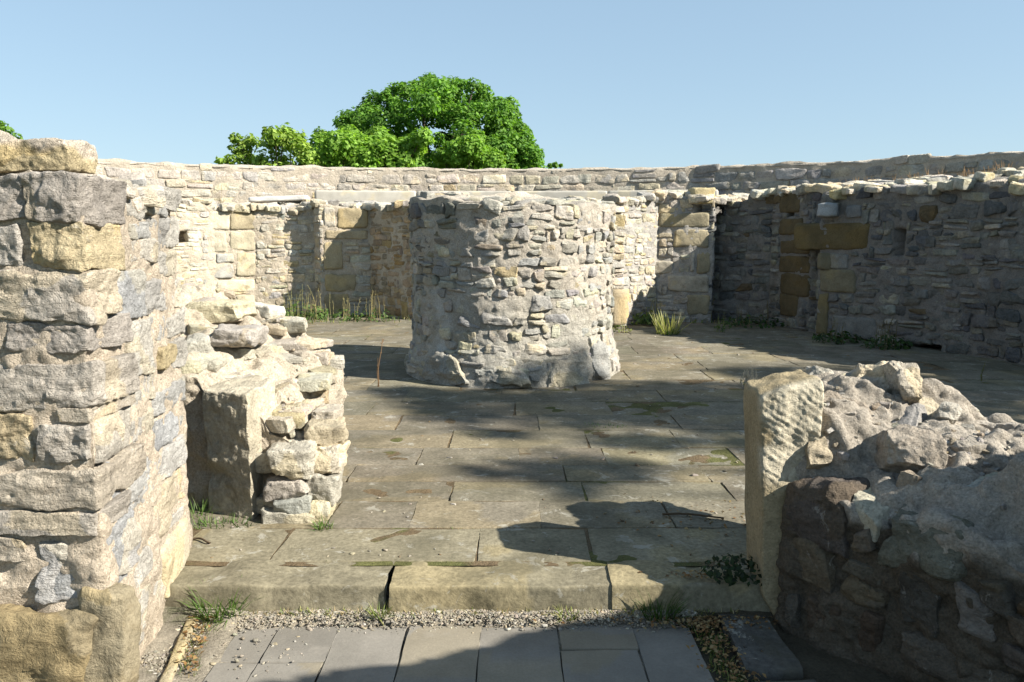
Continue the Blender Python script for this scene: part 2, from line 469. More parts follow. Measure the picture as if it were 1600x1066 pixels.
parts = []
for (x0, y0, x1, y1), k in side:
    a = on_line(x0, y1, LA, LB); b = on_line(x1, y0, LA, LB)
    m = (a + b) / 2; hu = np.linalg.norm((b - a)[:2]) / 2; hz = (on_line((x0+x1)/2, y0, LA, LB)[2] - on_line((x0+x1)/2, y1, LA, LB)[2]) / 2
    pr = rng.uniform(-0.006, 0.012); dp = 0.10
    c = np.array([m[0] + Nd[0] * (pr - dp), m[1] + Nd[1] * (pr - dp), (on_line((x0+x1)/2, (y0+y1)/2, LA, LB)[2])])
    parts.append(rocks([c], [Td[0], Td[1], 0], [Nd[0], Nd[1], 0], [hu * 1.03, hz * 1.02, dp], np.array([sc_[k]]) * rng.uniform(0.94, 1.06), res=(28, 28, 8), sq=18, amp=0.012, facets=5, cut=(0.93, 1.0), jit=0.10, freq=12, strata=0.004, tilt=0.02, edge=0.4))
obj("side_stonework", merge(*parts), M_STONE, lw)
# rough yellow cap stone and its neighbours
a = on_y(-60, 264, 2.62); b = on_y(100, 216, 2.62)
cap = rocks([[(a[0]+b[0])/2, 2.72, (a[2]+b[2])/2]], [1,0,0], [0,-1,0], [(b[0]-a[0])/2, (b[2]-a[2])/2, 0.11], np.array([(0.52,0.43,0.27)]), res=(64, 28, 24), sq=14, amp=0.026, facets=5, cut=(0.92,1.0), jit=0.1, freq=15, strata=0.006, tilt=0.03)
zz = cap[0][:, 2]; tmask = smooth(0.55, 0.8, (zz - zz.min()) / (zz.max() - zz.min()) + 0.18 * fbm(cap[0] * 14, 4, 2))[:, None]
cap = (cap[0], cap[1], cap[2] * (1 - tmask) + np.array([0.60, 0.52, 0.43]) * tmask)
o = obj("cap_stone", cap, M_MORT, lw); o["label"] = "rough crumbly yellow cap stone with mortar smeared over its top"
tp = []
for k in range(26):
    x = rng.uniform(-2.0, -1.5); y = rng.uniform(2.72, 3.55)
    tp.append([x, y, 1.775 + rng.uniform(-0.01, 0.02)])
tp = np.array(tp); ang = rng.uniform(0, 6.28, len(tp))
obj("top_rubble", rocks(tp, np.column_stack([np.cos(ang), np.sin(ang), 0*ang]), [0, 0, 1], np.column_stack([rng.uniform(0.05, 0.13, len(tp)), rng.uniform(0.04, 0.1, len(tp)), rng.uniform(0.02, 0.05, len(tp))]), pick(PALE[:3], len(tp)), res=(10, 8, 5), jit=0.2, tilt=0.15), M_STONE, lw)
a = on_y(-30, 230, 2.8); 
o = obj("upper_cap_stone", rocks([[-2.03, 3.0, 1.965]], [1, 0.1, 0], [0, -1, 0.1], [0.17, 0.035, 0.15], np.array([(0.56,0.50,0.42)]), res=(24, 12, 12), amp=0.02, jit=0.2), M_MORT, lw)
# weathered sandstone footing
def foot(x0, y0, x1, y1, yd, dp, col, nm="footing_block"):
    a = on_y(x0, y1, yd); b = on_y(x1, y0, yd)
    z0 = min(a[2], -0.03)
    return obj(nm, rocks([[(a[0]+b[0])/2, yd + dp, (z0+b[2])/2]], [1, 0, 0], [0, -1, 0], [(b[0]-a[0])/2, (b[2]-z0)/2, dp], np.array([col]), res=(40, 36, 12), sq=10, amp=0.03, facets=7, cut=(0.86, 1.0), jit=0.12, freq=9, strata=0.004, tilt=0.02), M_SAND, lw)
foot(-160, 965, 118, 1150, 2.48, 0.10, (0.24, 0.20, 0.13)); foot(121, 948, 180, 1150, 2.52, 0.06, (0.28, 0.24, 0.165))
# yellow slab standing at the far end of the passage side
a = on_line(258, 945, LA, LB); b = on_line(289, 808, LA, LB); m = (a + b) / 2
o = obj("footing_slab", rocks([[m[0] - Nd[0]*0.045, m[1] - Nd[1]*0.045, (a[2] + b[2])/2]], [Td[0], Td[1], 0], [Nd[0], Nd[1], 0], [np.linalg.norm((b-a)[:2])/2 + 0.02, (b[2]-a[2])/2, 0.06], np.array([(0.46, 0.41, 0.31)]), res=(16, 22, 5), sq=12, amp=0.006, jit=0.05, facets=4, cut=(0.97,1.1), tilt=0.01), M_SAND, lw)

# ================================================================== 2. RUINED PIER (left middle)
rp = thing("ruined_pier", "low broken stone pier beside the tall left wall with a dark pitted upright block", "wall", (-1.6, 4.6, FLOOR))
Q = np.array([[-3.4, 4.42], [-1.12, 4.12], [-1.10, 5.10], [-3.4, 5.70]])
def f_top(s, t):
    e = np.clip(1 - s, 0, 1)
    z = 0.46 + 0.33 * t + e ** 0.8 * (1.25 - 0.05 * t)
    return np.minimum(z, 1.30 + 0.05 * t - 0.1 * e)
def f_rp(s, t, r):
    x = (Q[0,0]*(1-s)+Q[1,0]*s)*(1-t) + (Q[3,0]*(1-s)+Q[2,0]*s)*t
    y = (Q[0,1]*(1-s)+Q[1,1]*s)*(1-t) + (Q[3,1]*(1-s)+Q[2,1]*s)*t
    z = f_top(s, t) + 0.04 * fbm(np.stack([x*3.5, y*3.5, 0*x], -1), 8, 3)
    zq = z / 0.105; fq_ = zq - np.floor(zq); z = 0.25 * z + 0.75 * 0.105 * (np.floor(zq) + smooth(0.62, 0.98, fq_)); z = z + 0.03 * ridged(np.stack([x*4+y, y*6, 0*x], -1), 18, 2)
    return np.stack([x, y, (FLOOR - 0.05) * (1 - r) + z * r], -1)
obj("mortar", core(f_rp, (150, 80, 70), 0.035, 5.5, (0.60, 0.52, 0.41), 5), M_MORT, rp)
PIER = [((0.60,0.55,0.45),4), ((0.54,0.50,0.43),3), ((0.50,0.43,0.31),2), ((0.44,0.42,0.38),1)]
parts = []
# right-hand broken edge and front: courses of projecting stones
pr_path = Path([(-1.36, 4.14), (-1.15, 4.06), (-1.08, 4.35), (-1.10, 4.8), (-1.20, 5.12), (-2.0, 5.45)])
lay = courses(0, pr_path.L, FLOOR, 0.85, (0.09, 0.15), (0.14, 0.34), 0.2, wave=0.01)
def H_rp(u):
    P = pr_path.P(u); return 0.44 + 0.36 * smooth(4.0, 5.0, P[:, 1]) + 0.25 * smooth(-1.1, -1.6, P[:, 0])*smooth(4.6,5.2,P[:,1])
parts.append(face_stones(pr_path, lay, H_rp, PIER, gap=0.004, depth=0.12, proud=(-0.03, 0.03), res=(20, 14, 8), sq=12, amp=0.018, facets=7, cut=(0.84, 0.99), jit=0.2, freq=11, strata=0.007, tilt=0.08))
# stones bedded on the ramped top
for k in range(60):
    s, t = rng.uniform(0.25, 0.97), rng.uniform(0.0, 1.0)
    p = f_rp(np.array([s]), np.array([t]), np.array([1.0]))[0]
    g_ = np.array([0.45, -0.3, 1.0]); an = rng.uniform(-0.4, 0.4)
    parts.append(rocks([p + np.array([0, 0, -0.028])], [math.cos(an), math.sin(an), -0.1], g_*np.array([0.12, 0.12, 1]), [rng.uniform(0.05, 0.15), rng.uniform(0.04, 0.10), rng.uniform(0.022, 0.042)], pick(PIER, 1), res=(24, 18, 8), sq=14, amp=0.024, facets=8, cut=(0.76, 0.98), jit=0.32, freq=12, strata=0.006, tilt=0.08, edge=0.4))
def chips(fn, n, s0, s1, t0, t1, pal, hs=(0.010, 0.035)):
    s = rng.uniform(s0, s1, n); t = rng.uniform(t0, t1, n); P = fn(s, t, np.ones(n)); a = rng.uniform(0, 6.28, n); hh = hs[0] + (hs[1] - hs[0]) * rng.random(n) ** 2
    return rocks(P + np.array([0, 0, 0.0]), np.column_stack([np.cos(a), np.sin(a), 0*a]), [-0.1, -0.15, 1], np.column_stack([hh, hh*rng.uniform(0.5, 0.95, n), hh*rng.uniform(0.3, 0.6, n)]), pick(pal, n), res=(8, 6, 4), sq=10, amp=0.01, facets=6, cut=(0.72, 0.97), jit=0.35, freq=22, tilt=0.3)
parts.append(chips(f_rp, 160, 0.3, 1.0, 0.0, 1.0, PIER))
# overhanging layers above the dark rebate
for (x0, y0, x1, y1, yd) in [(276,522,332,560,4.42),(286,560,345,588,4.40),(292,470,370,505,4.8),(330,515,400,548,4.5),(300,590,330,640,4.45),(288,640,318,700,4.47),(290,705,316,760,4.46)]:
    a = on_y(x0, y1, yd); b = on_y(x1, y0, yd)
    parts.append(rocks([[(a[0]+b[0])/2, yd+0.10, (a[2]+b[2])/2]], [1, 0, 0], [0, -1, 0], [(b[0]-a[0])/2, (b[2]-a[2])/2*0.9, 0.16], pick(PIER, 1), res=(24, 14, 8), sq=12, amp=0.02, facets=7, cut=(0.84, 0.99), jit=0.2, freq=10, strata=0.008, tilt=0.08))
# the stepped group of small stones right of the upright
for (x0, y0, x1, y1, yd) in [(416,700,484,745,4.00),(412,745,478,778,4.0),(425,778,482,800,3.98),(408,800,486,828,3.97),(484,640,524,672,4.35),(478,664,532,700,4.2),(456,592,512,612,4.55),(440,640,470,690,4.35),(486,700,528,745,4.08),(482,745,522,790,4.05),(484,790,514,822,4.02)]:
    a = on_y(x0, y1, yd); b = on_y(x1, y0, yd)
    parts.append(rocks([[(a[0]+b[0])/2, yd+0.11, (a[2]+b[2])/2]], [1, -0.1, 0], [0.1, -1, 0], [(b[0]-a[0])/2, (b[2]-a[2])/2*0.96, 0.14], pick(PIER, 1), res=(24, 14, 10), sq=12, amp=0.016, facets=7, cut=(0.86, 1.0), jit=0.12, freq=11, strata=0.008, tilt=0.05))
obj("stonework", merge(*parts), M_STONE, rp)
q, fcs = cube_topo(48, 40, 100)
q = 0.7 * np.sin(q * math.pi / 2) + 0.3 * q
qn = q / ((np.abs(q) ** 40).sum(1) ** (1/40))[:, None]
S = (qn + 1) / 2
a = on_y(311, 815, 4.12); b = on_y(393, 600, 4.0)
jl, jr, jz = a[0] + 0.05, on_y(388, 700, 4.0)[0], b[2] - 0.055
P = np.column_stack([(jl + (jr - jl) * S[:, 0]) + 0.05 * S[:, 1], 4.12 - 0.12 * S[:, 0] + 0.34 * S[:, 1], FLOOR - 0.03 + (jz - FLOOR + 0.03 + 0.03 * S[:, 1]) * S[:, 2]])
fr = smooth(0.25, 0.0, S[:, 1])
P[:, 1] += 0.010 * fbm(P * 9, 5, 3) + 0.004 * ridged(P * np.array([20, 20, 18]), 7, 3) + fr * 0.05 * smooth(0.10, 0.0, np.abs(P[:, 2] - 0.36) + 0.5 * np.abs(P[:, 0] - jl - 0.02))
P[:, 0] += 0.008 * fbm(P * 8, 6, 3); P[:, 2] += smooth(0.8, 1, S[:, 2]) * 0.012 * fbm(P * 9, 9, 3)
cj = np.broadcast_to(np.array([0.47, 0.42, 0.325]), P.shape) * (1 + 0.12 * fbm(P * 5, 3, 3)[:, None])
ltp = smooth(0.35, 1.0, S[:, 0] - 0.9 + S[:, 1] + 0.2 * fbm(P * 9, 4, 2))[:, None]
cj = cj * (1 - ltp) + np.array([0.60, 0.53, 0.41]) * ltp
ub = (P, fcs, cj)
o = obj("jamb_block", ub, M_DARKSAND, rp); o["label"] = "tall upright pitted brown block in shade"

# ================================================================== 3. CENTRAL ROUND STUMP
SCX, SCY = -0.02, 8.92
st = thing("round_stone_stump", "broad round stone stump standing alone in the middle of the paved floor", "stone stump", (SCX, SCY, FLOOR))
def stump_R(z, th):
    zz = z - FLOOR
    return 1.10 + 0.10 * smooth(0.5, 0.0, zz) + 0.03 * np.sin(th * 3 + 1) + 0.02 * smooth(0.9, 1.9, zz)
def stump_top(th):
    return 1.97 + 0.05 * np.sin(th * 2 + 0.5) + 0.035 * vn(np.stack([np.cos(th)*5, np.sin(th)*5, 0*th], -1), 5)
nt_, nz_ = 460, 150
th = np.linspace(0, 2*np.pi, nt_, endpoint=False); rr = np.linspace(0, 1, nz_)
TH, RR = np.meshgrid(th, rr, indexing="ij")
ZT = stump_top(TH); Z = FLOOR - 0.05 + (ZT - FLOOR + 0.05) * RR
nc = 26; cr = np.linspace(1, 0.0, nc)[1:]
TH2, CR = np.meshgrid(th, cr, indexing="ij")
P3 = np.stack([np.cos(TH)*stump_R(Z, TH), np.sin(TH)*stump_R(Z, TH), Z], -1)
Z2 = stump_top(TH2) + 0.06 * (1 - CR)
P4 = np.stack([np.cos(TH2)*CR*stump_R(Z2, TH2), np.sin(TH2)*CR*stump_R(Z2, TH2), Z2], -1)
G = np.concatenate([P3, P4], 1); nn_ = G.shape[1]
Gw = G + np.array([SCX, SCY, 0])
dr = fbm(Gw * 3.2, 31, 4, 0.55) * 0.022 + vn(Gw * 22, 33) * 0.006 + ridged(Gw * 11, 37, 3) * 0.007
nrm = np.stack([np.cos(TH), np.sin(TH), 0*TH], -1)
G[:, :nz_] += nrm * dr[:, :nz_, None]; G[:, nz_:, 2] += dr[:, nz_:]
Gw = G + np.array([SCX, SCY, 0])
I = np.arange(nt_ * nn_).reshape(nt_, nn_)
fq = np.stack([I[:, :-1], np.roll(I, -1, 0)[:, :-1], np.roll(I, -1, 0)[:, 1:], I[:, 1:]], -1).reshape(-1, 4)
V_ = Gw.reshape(-1, 3)
cm = np.broadcast_to(np.array([0.52, 0.465, 0.39]), V_.shape) * (1 + 0.1 * fbm(V_ * 2.5, 41, 3)[:, None])
low = smooth(1.25, 0.75, V_[:, 2] + 0.25 * fbm(V_ * 2.0, 43, 3))[:, None]
cm = cm * (1 - low) + np.array([0.47, 0.44, 0.38]) * low        # cement render smeared over the lower half
streak = (np.exp(-((V_[:, 0] + 0.70 + 0.05 * vn(V_ * 5, 47)) / 0.06) ** 2) * smooth(0.25, 0.6, V_[:, 2]) * smooth(1.5, 1.25, V_[:, 2]) * (V_[:, 1] < SCY))[:, None] * 0.8
cm = cm * (1 - streak) + np.array([0.66, 0.65, 0.62]) * streak    # sunlit streak painted into the mortar colour
obj("mortar", (V_, fq, cm), M_MORT, st)
Lc = 2*np.pi*1.1
lay = courses(0, Lc, FLOOR + 0.05, 2.02, (0.075, 0.15), (0.09, 0.30), 0.35, wave=0.02)
thl = lay[:, 0] / 1.1
hi = lay[:, 1] > 1.12
keep = rng.random(len(lay)) < np.where(hi, 0.97, 0.86)
lay = lay[keep & (lay[:, 1] + lay[:, 3] < stump_top(thl) + 0.06)]; thl = lay[:, 0] / 1.1
n = len(lay); RR_ = stump_R(lay[:, 1], thl)
shr = rng.uniform(0.78, 0.98, (n, 2)); pr = np.where(lay[:, 1] > 1.0, rng.uniform(0.006, 0.036, n), rng.uniform(0.006, 0.036, n)); dp = 0.10
C = np.column_stack([SCX + np.cos(thl)*(RR_+pr-dp), SCY + np.sin(thl)*(RR_+pr-dp), lay[:, 1]])
NN = np.column_stack([np.cos(thl), np.sin(thl), 0*thl]); UU = np.column_stack([np.sin(thl), -np.cos(thl), 0*thl])
UU = np.where((np.cross(NN, UU)[:, 2] < 0)[:, None], -UU, UU)
cs = pick(STUBC, n)
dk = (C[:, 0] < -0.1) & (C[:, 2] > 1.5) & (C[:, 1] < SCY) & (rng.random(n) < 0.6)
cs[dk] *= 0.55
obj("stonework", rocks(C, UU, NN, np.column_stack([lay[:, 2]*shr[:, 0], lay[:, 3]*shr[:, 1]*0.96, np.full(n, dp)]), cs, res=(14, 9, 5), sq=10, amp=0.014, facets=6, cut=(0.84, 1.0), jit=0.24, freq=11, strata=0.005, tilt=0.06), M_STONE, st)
nt2 = 80; tt = rng.uniform(0, 6.28, nt2); rd = np.sqrt(rng.uniform(0.3, 1.0, nt2)) * 1.02
obj("top_rubble", rocks(np.column_stack([SCX+np.cos(tt)*rd, SCY+np.sin(tt)*rd, stump_top(tt)+rng.uniform(-0.02, 0.03, nt2)]), np.column_stack([np.sin(tt), -np.cos(tt), 0*tt]), [0, 0, 1], np.column_stack([rng.uniform(0.07, 0.17, nt2), rng.uniform(0.05, 0.12, nt2), rng.uniform(0.03, 0.06, nt2)]), pick(STUBC, nt2), res=(10, 8, 5), jit=0.2, tilt=0.15, amp=0.015, facets=7, cut=(0.78,1.0)), M_STONE, st)
fb = []
for (px, py, hw, hh, c) in [(690,582,0.26,0.18,(0.42,0.40,0.35)),(885,592,0.29,0.17,(0.50,0.46,0.38)),(790,596,0.2,0.13,(0.42,0.40,0.35)),(950,582,0.14,0.2,(0.42,0.41,0.38))]:
    d = ray(px, py); 
    x = (px - 800) / F * 8.1 - SCX; x = max(min(x, 1.15), -1.15); t_ = -math.acos(x / 1.22)
    zc = EYE + d[2] / d[1] * (SCY + math.sin(t_) * 1.2)
    rb = float(stump_R(np.array(zc), np.array(t_))) 
    fb.append(rocks([[SCX+math.cos(t_)*(rb-0.095), SCY+math.sin(t_)*(rb-0.095), max(zc, FLOOR+hh*0.8)]], [-math.sin(t_), math.cos(t_), 0], [math.cos(t_), math.sin(t_), 0.25], [hw, hh, 0.13], np.array([c]), res=(26, 18, 9), sq=9, amp=0.025, facets=8, cut=(0.80, 1.0), jit=0.25, freq=8, strata=0.008, tilt=0.08))
obj("footing_stones", merge(*fb), M_STONE, st)

# ================================================================== 4. RIGHT FOREGROUND WALL
rw = thing("ruined_wall", "broken rubble wall in the right foreground, mostly in shadow, ending in a dressed sandstone slab", "wall", (1.7, 3.0, 0))
A_, D_ = np.array([1.13, 3.17]), np.array([1.40, 3.85]); B_, C_ = np.array([2.75, 0.95]), np.array([4.4, 2.2])
def f_rtop(s, t):
    base = 0.61 - 0.05 * smooth(0, 0.3, s) + (0.35 - 0.11 * smooth(0.05, 0.35, s)) * (0.62 * smooth(0.04, 0.30, t) + 0.38 * smooth(0.3, 0.8, t))
    x = (A_[0]*(1-s)+B_[0]*s)*(1-t) + (D_[0]*(1-s)+C_[0]*s)*t
    y = (A_[1]*(1-s)+B_[1]*s)*(1-t) + (D_[1]*(1-s)+C_[1]*s)*t
    hi_ = np.minimum(0.358 * (x - 0.34) - 0.984 * (y - 3.17) - 0.07, 2.6)  # unseen rise of the wall, shaped to throw the shadow edge across the path
    return np.maximum(base, base + (hi_ - base) * smooth(0.15, 0.5, t + 1.6 * np.maximum(0, s - 0.25)) * smooth(0.12, 0.3, s))
def f_rw(s, t, r):
    x = (A_[0]*(1-s)+B_[0]*s)*(1-t) + (D_[0]*(1-s)+C_[0]*s)*t
    y = (A_[1]*(1-s)+B_[1]*s)*(1-t) + (D_[1]*(1-s)+C_[1]*s)*t
    z = f_rtop(s, t) + 0.06 * fbm(np.stack([x*3, y*3, 0*x], -1), 14, 3) + 0.05 * ridged(np.stack([x*3.4+y, y*4.2, 0*x], -1), 15, 3) - 0.03
    return np.stack([x, y, -0.05 * (1 - r) + z * r], -1)
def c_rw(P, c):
    # shade put into the colour: mortar face darkened below the sunlit broken top
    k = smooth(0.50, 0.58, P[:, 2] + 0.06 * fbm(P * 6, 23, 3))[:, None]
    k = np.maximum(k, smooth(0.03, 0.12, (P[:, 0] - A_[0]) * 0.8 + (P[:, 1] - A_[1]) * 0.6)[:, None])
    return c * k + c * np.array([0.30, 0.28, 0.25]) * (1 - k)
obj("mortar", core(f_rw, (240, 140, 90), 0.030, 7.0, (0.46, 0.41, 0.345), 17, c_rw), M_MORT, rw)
rpath = Path([A_, A_ + (B_ - A_) * 0.62, B_])
lay = courses(0.02, rpath.L, 0.0, 2.0, (0.13, 0.24), (0.20, 0.46), 0.25, wave=0.03)
tot = rpath.L
def H_rw(u): return f_rtop(u / tot, 0 * u) - 0.16 * smooth(0.25, 0.45, u / tot)
RWC = [((0.16,0.135,0.105),4),((0.13,0.115,0.095),3),((0.19,0.165,0.13),3),((0.12,0.09,0.065),1),((0.24,0.22,0.19),1)]  # face stones darkened for the shade they stand in; top stones stay pale
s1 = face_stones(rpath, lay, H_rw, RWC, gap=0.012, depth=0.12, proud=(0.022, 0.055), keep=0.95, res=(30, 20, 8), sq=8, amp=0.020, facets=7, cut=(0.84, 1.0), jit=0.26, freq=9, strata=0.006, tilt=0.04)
parts = [s1]
for k in range(34):
    s, t = rng.uniform(0.09, 0.55), rng.uniform(0.08, 1.0)
    p = f_rw(np.array([s]), np.array([t]), np.array([1.0]))[0]
    big = rng.random() < 0.35
    a = rng.uniform(0, 6.28); ni = np.array([-0.15, -0.25, 1.0]) + rng.normal(0, 0.12, 3)
    parts.append(rocks([p - np.array([0, 0, 0.042])], [math.cos(a), math.sin(a), -0.1], ni, [rng.uniform(0.10, 0.19) if big else rng.uniform(0.04, 0.1), rng.uniform(0.07, 0.13) if big else rng.uniform(0.03, 0.07), rng.uniform(0.03, 0.06)], pick([((0.50,0.46,0.39),4),((0.44,0.42,0.39),3),((0.40,0.34,0.26),2)], 1), res=(34, 26, 9), sq=14, amp=0.034, facets=8, cut=(0.76, 0.98), jit=0.35, freq=11, strata=0.008, tilt=0.12, edge=0.3))
# the two pale blocks on the crest behind the slab, and the rough backing
parts.append(chips(f_rw, 240, 0.0, 0.5, 0.04, 1.0, [((0.50,0.46,0.39),4),((0.44,0.42,0.39),3),((0.40,0.34,0.26),2)], (0.008, 0.026)))
for (px0, py0, px1, py1, y, dp, c) in [(1268,583,1345,640,3.62,0.14,(0.58,0.54,0.46)),(1345,585,1425,650,3.55,0.16,(0.55,0.49,0.40)),(1405,595,1472,650,3.42,0.15,(0.55,0.49,0.40)),(1470,640,1505,665,3.3,0.09,(0.56,0.52,0.45)),(1265,680,1300,725,3.16,0.06,(0.52,0.44,0.32)),(1300,660,1390,740,3.3,0.14,(0.50,0.43,0.35)),(1400,690,1480,740,3.0,0.12,(0.46,0.40,0.33)),(1330,640,1400,700,3.4,0.15,(0.52,0.46,0.37))]:
    a = on_y(px0, py1, y); b = on_y(px1, py0, y)
    parts.append(rocks([[(a[0]+b[0])/2, y + dp*0.9, (a[2]+b[2])/2 - 0.03]], [0.9, -0.35, -0.1], [-0.2, -0.85, 0.55], [(b[0]-a[0])/2, (b[2]-a[2])/2*1.05, dp], np.array([c]), res=(36, 28, 16), sq=14, amp=0.034, facets=9, cut=(0.78, 0.98), jit=0.25, freq=10, strata=0.010, tilt=0.06, edge=0.3))
obj("stonework", merge(*parts), M_STONE, rw)
# dressed slab
def f_sl(s, t, r):
    xl = 1.063 - 0.05 * r; xr = 1.27
    top = 0.965 + 0.06 * s + 0.02 * t
    x = xl * (1 - s) + xr * s; y = (3.19 + 0.0 * r) * (1 - t) + (3.44 + 0.10 * s) * t
    return np.stack([x, y - 0.02*s, -0.04 * (1 - r) + top * r], -1)
def slabfn(sq=0.0):
    q, fcs = cube_topo(70, 30, 150)
    qn = q / ((np.abs(q) ** 26).sum(1) ** (1/26))[:, None]
    S = (qn + 1) / 2; P = f_sl(S[:, 0], S[:, 1], S[:, 2])
    fr = smooth(0.3, 0.0, S[:, 1])
    up = smooth(0.55, 0.66, P[:, 2])
    tool = 1.0 * np.sin((P[:, 0] * 0.55 + P[:, 2] * 0.85) * 240 + 1.0 * fbm(P * 7, 3, 2)) * 0.0019 * (0.75 + 0.5 * vn(P * 14, 6)) + 0.009 * fbm(P * 11, 5, 4, 0.6)
    P[:, 1] += fr * up * (tool + 0.035 * smooth(0.2, 0.75, S[:, 0]) * smooth(0.98, 0.7, P[:, 2]))
    P[:, 0] += 0.004 * fbm(P * 7, 8, 2) + 0.05 * smooth(0.14, 0.0, P[:, 2]) * smooth(0.3, 0.0, S[:, 0])
    P[:, 2] += smooth(0.8, 1, S[:, 2]) * 0.02 * fbm(P * 8, 9, 3)
    P[:, 1] += 0.004 * fbm(P * 9, 10, 2)
    c = np.broadcast_to(np.array([0.36, 0.295, 0.185]), P.shape).copy()
    wht = (fr * up * smooth(-0.35, 0.15, fbm(P * 6, 12, 3) + 0.25))[:, None] * 0.85
    c = c * (1 - wht) + np.array([0.58, 0.525, 0.41]) * wht
    return P, fcs, c
P, fcs, c = slabfn()
v = P[fcs[:1]][0]
o = obj("sandstone_slab", (P, fcs, c), M_SAND, rw); o["label"] = "upright dressed slab with a tooled pale upper face"

# ================================================================== 5. INNER RING WALLS
WLp = Path([(-8.6, 12.4), (-7.2, 13.7), (-6.3, 14.6), (-5.6, 15.25), (-5.02, 15.55), (-3.87, 15.74), (-3.69, 15.40), (-2.75, 15.58), (-1.76, 14.45), (-1.0, 15.3), (0.0, 15.35)])
WRp = Path([(0.0, 15.35), (1.1, 15.05), (1.66, 13.25), (2.56, 14.12), (3.52, 14.0), (3.62, 14.55), (4.45, 13.75), (4.70, 12.62), (4.88, 12.50), (4.66, 12.12), (5.02, 11.5), (5.48, 10.6), (5.82, 9.8), (6.0, 9.2), (6.12, 8.3), (6.12, 7.4), (5.95, 6.5)])
WOp = Path([(-14.5, 10.0), (-11.8, 13.4), (-8.6, 16.1), (-6.4, 17.15), (-4, 17.85), (-2, 18.1), (0, 18.18), (2, 18.0), (4, 17.65), (6.6, 16.55), (9.4, 14.6), (11.4, 12.3), (12.8, 9.3), (13.4, 6.0)])
def ring_core(path, back, Hf, Hb, res, col, amp, freq, seed, z0, colfn=None, holes=()):
    bp = Path(back)
    def fn(s, t, r):
        u = s * path.L; a = path.P(u); b = bp.P(s * bp.L)
        zz = z0 + (Hf(u) - z0) * r; t = np.array(t, float)
        for (ua, ub, za, zb) in holes:
            t = np.where((t < 0.03) & (u > ua) & (u < ub) & (zz > za) & (zz < zb), 0.16, t)
        x = a[:, 0]*(1-t) + b[:, 0]*t; y = a[:, 1]*(1-t) + b[:, 1]*t
        H = Hf(u) * (1-t) + Hb(u) * t + 0.035 * fbm(np.stack([x*2.5, y*2.5, 0*x], -1), seed+3, 3)
        return np.stack([x, y, z0*(1-r) + H*r], -1)
    return core(fn, res, amp, freq, col, seed, colfn), fn
def socket(path, px, py, hw, hh):
    u, z = path.hit(px, py); return (u - hw, u + hw, z - hh, z + hh)
HL = [socket(WLp, 284, 370, 0.11, 0.10)]
HR = [socket(WRp, 1406, 378, 0.09, 0.19), socket(WRp, 1236, 330, 0.10, 0.08), socket(WRp, 1340, 536, 0.26, 0.09), socket(WRp, 1440, 546, 0.30, 0.07), socket(WRp, 1097, 327, 0.15, 0.08)]
# --- left
il = thing("inner_wall", "sunlit stone wall behind the left pier, with yellow quoins and a deep niche shadow", "wall", (-4.0, 15.5, FLOOR))
def H_il(u):
    return 2.22 + 0.04 * np.sin(np.asarray(u) * 2.1) + 0.03 * np.sin(np.asarray(u) * 5.3)
(dc, fnl) = ring_core(WLp, [(-10, 14.9), (-8.0, 16.3), (-4, 17.3), (0.0, 17.7)], H_il, lambda u: 2.32 + 0*u, (420, 20, 90), (0.58, 0.50, 0.395), 0.020, 4.5, 51, 0.0, None, HL)
obj("mortar", dc, M_MORT, il)
ex = []
YQ = (0.43, 0.365, 0.245); YL = (0.52, 0.46, 0.335); YW = (0.60, 0.54, 0.42)
for r_, c_ in [((360,329,399,359),YQ),((358,361,399,392),YL),((369,394,399,433),YL),((338,436,399,458),YW),((370,461,399,487),YL),((325,362,355,394),YW),((326,412,366,436),(0.46,0.44,0.40)),((329,330,358,360),YW),((338,396,366,411),(0.44,0.43,0.40))]:
    ex.append(block(r_, WLp, col=c_, parent=il, proud=0.024))
for r_, c_ in [((506,325,523,357),(0.55,0.50,0.42)),((525,325,574,358),(0.40,0.33,0.21)),((506,359,576,374),(0.47,0.39,0.26)),((506,376,535,424),(0.46,0.385,0.25)),((506,427,557,456),(0.41,0.345,0.22)),((506,458,545,493),(0.38,0.315,0.2)),((628,470,638,500),(0.45,0.34,0.16))]:
    ex.append(block(r_, WLp, col=c_, parent=il, proud=0.026))
ex += HL
lay = courses(0.0, WLp.L, FLOOR, 2.35, (0.10, 0.19), (0.16, 0.46), 0.3, excl=ex, breaks=list(WLp.c[5:9]))
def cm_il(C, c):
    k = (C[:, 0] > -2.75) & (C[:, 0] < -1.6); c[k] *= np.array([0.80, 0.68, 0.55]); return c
obj("stonework", face_stones(WLp, lay, H_il, PALE, gap=0.006, depth=0.12, proud=(0.004, 0.028), res=(13, 9, 4), sq=9, amp=0.014, facets=6, cut=(0.88, 1.0), jit=0.17, freq=9, tilt=0.03, colmod=cm_il), M_FARST, il)
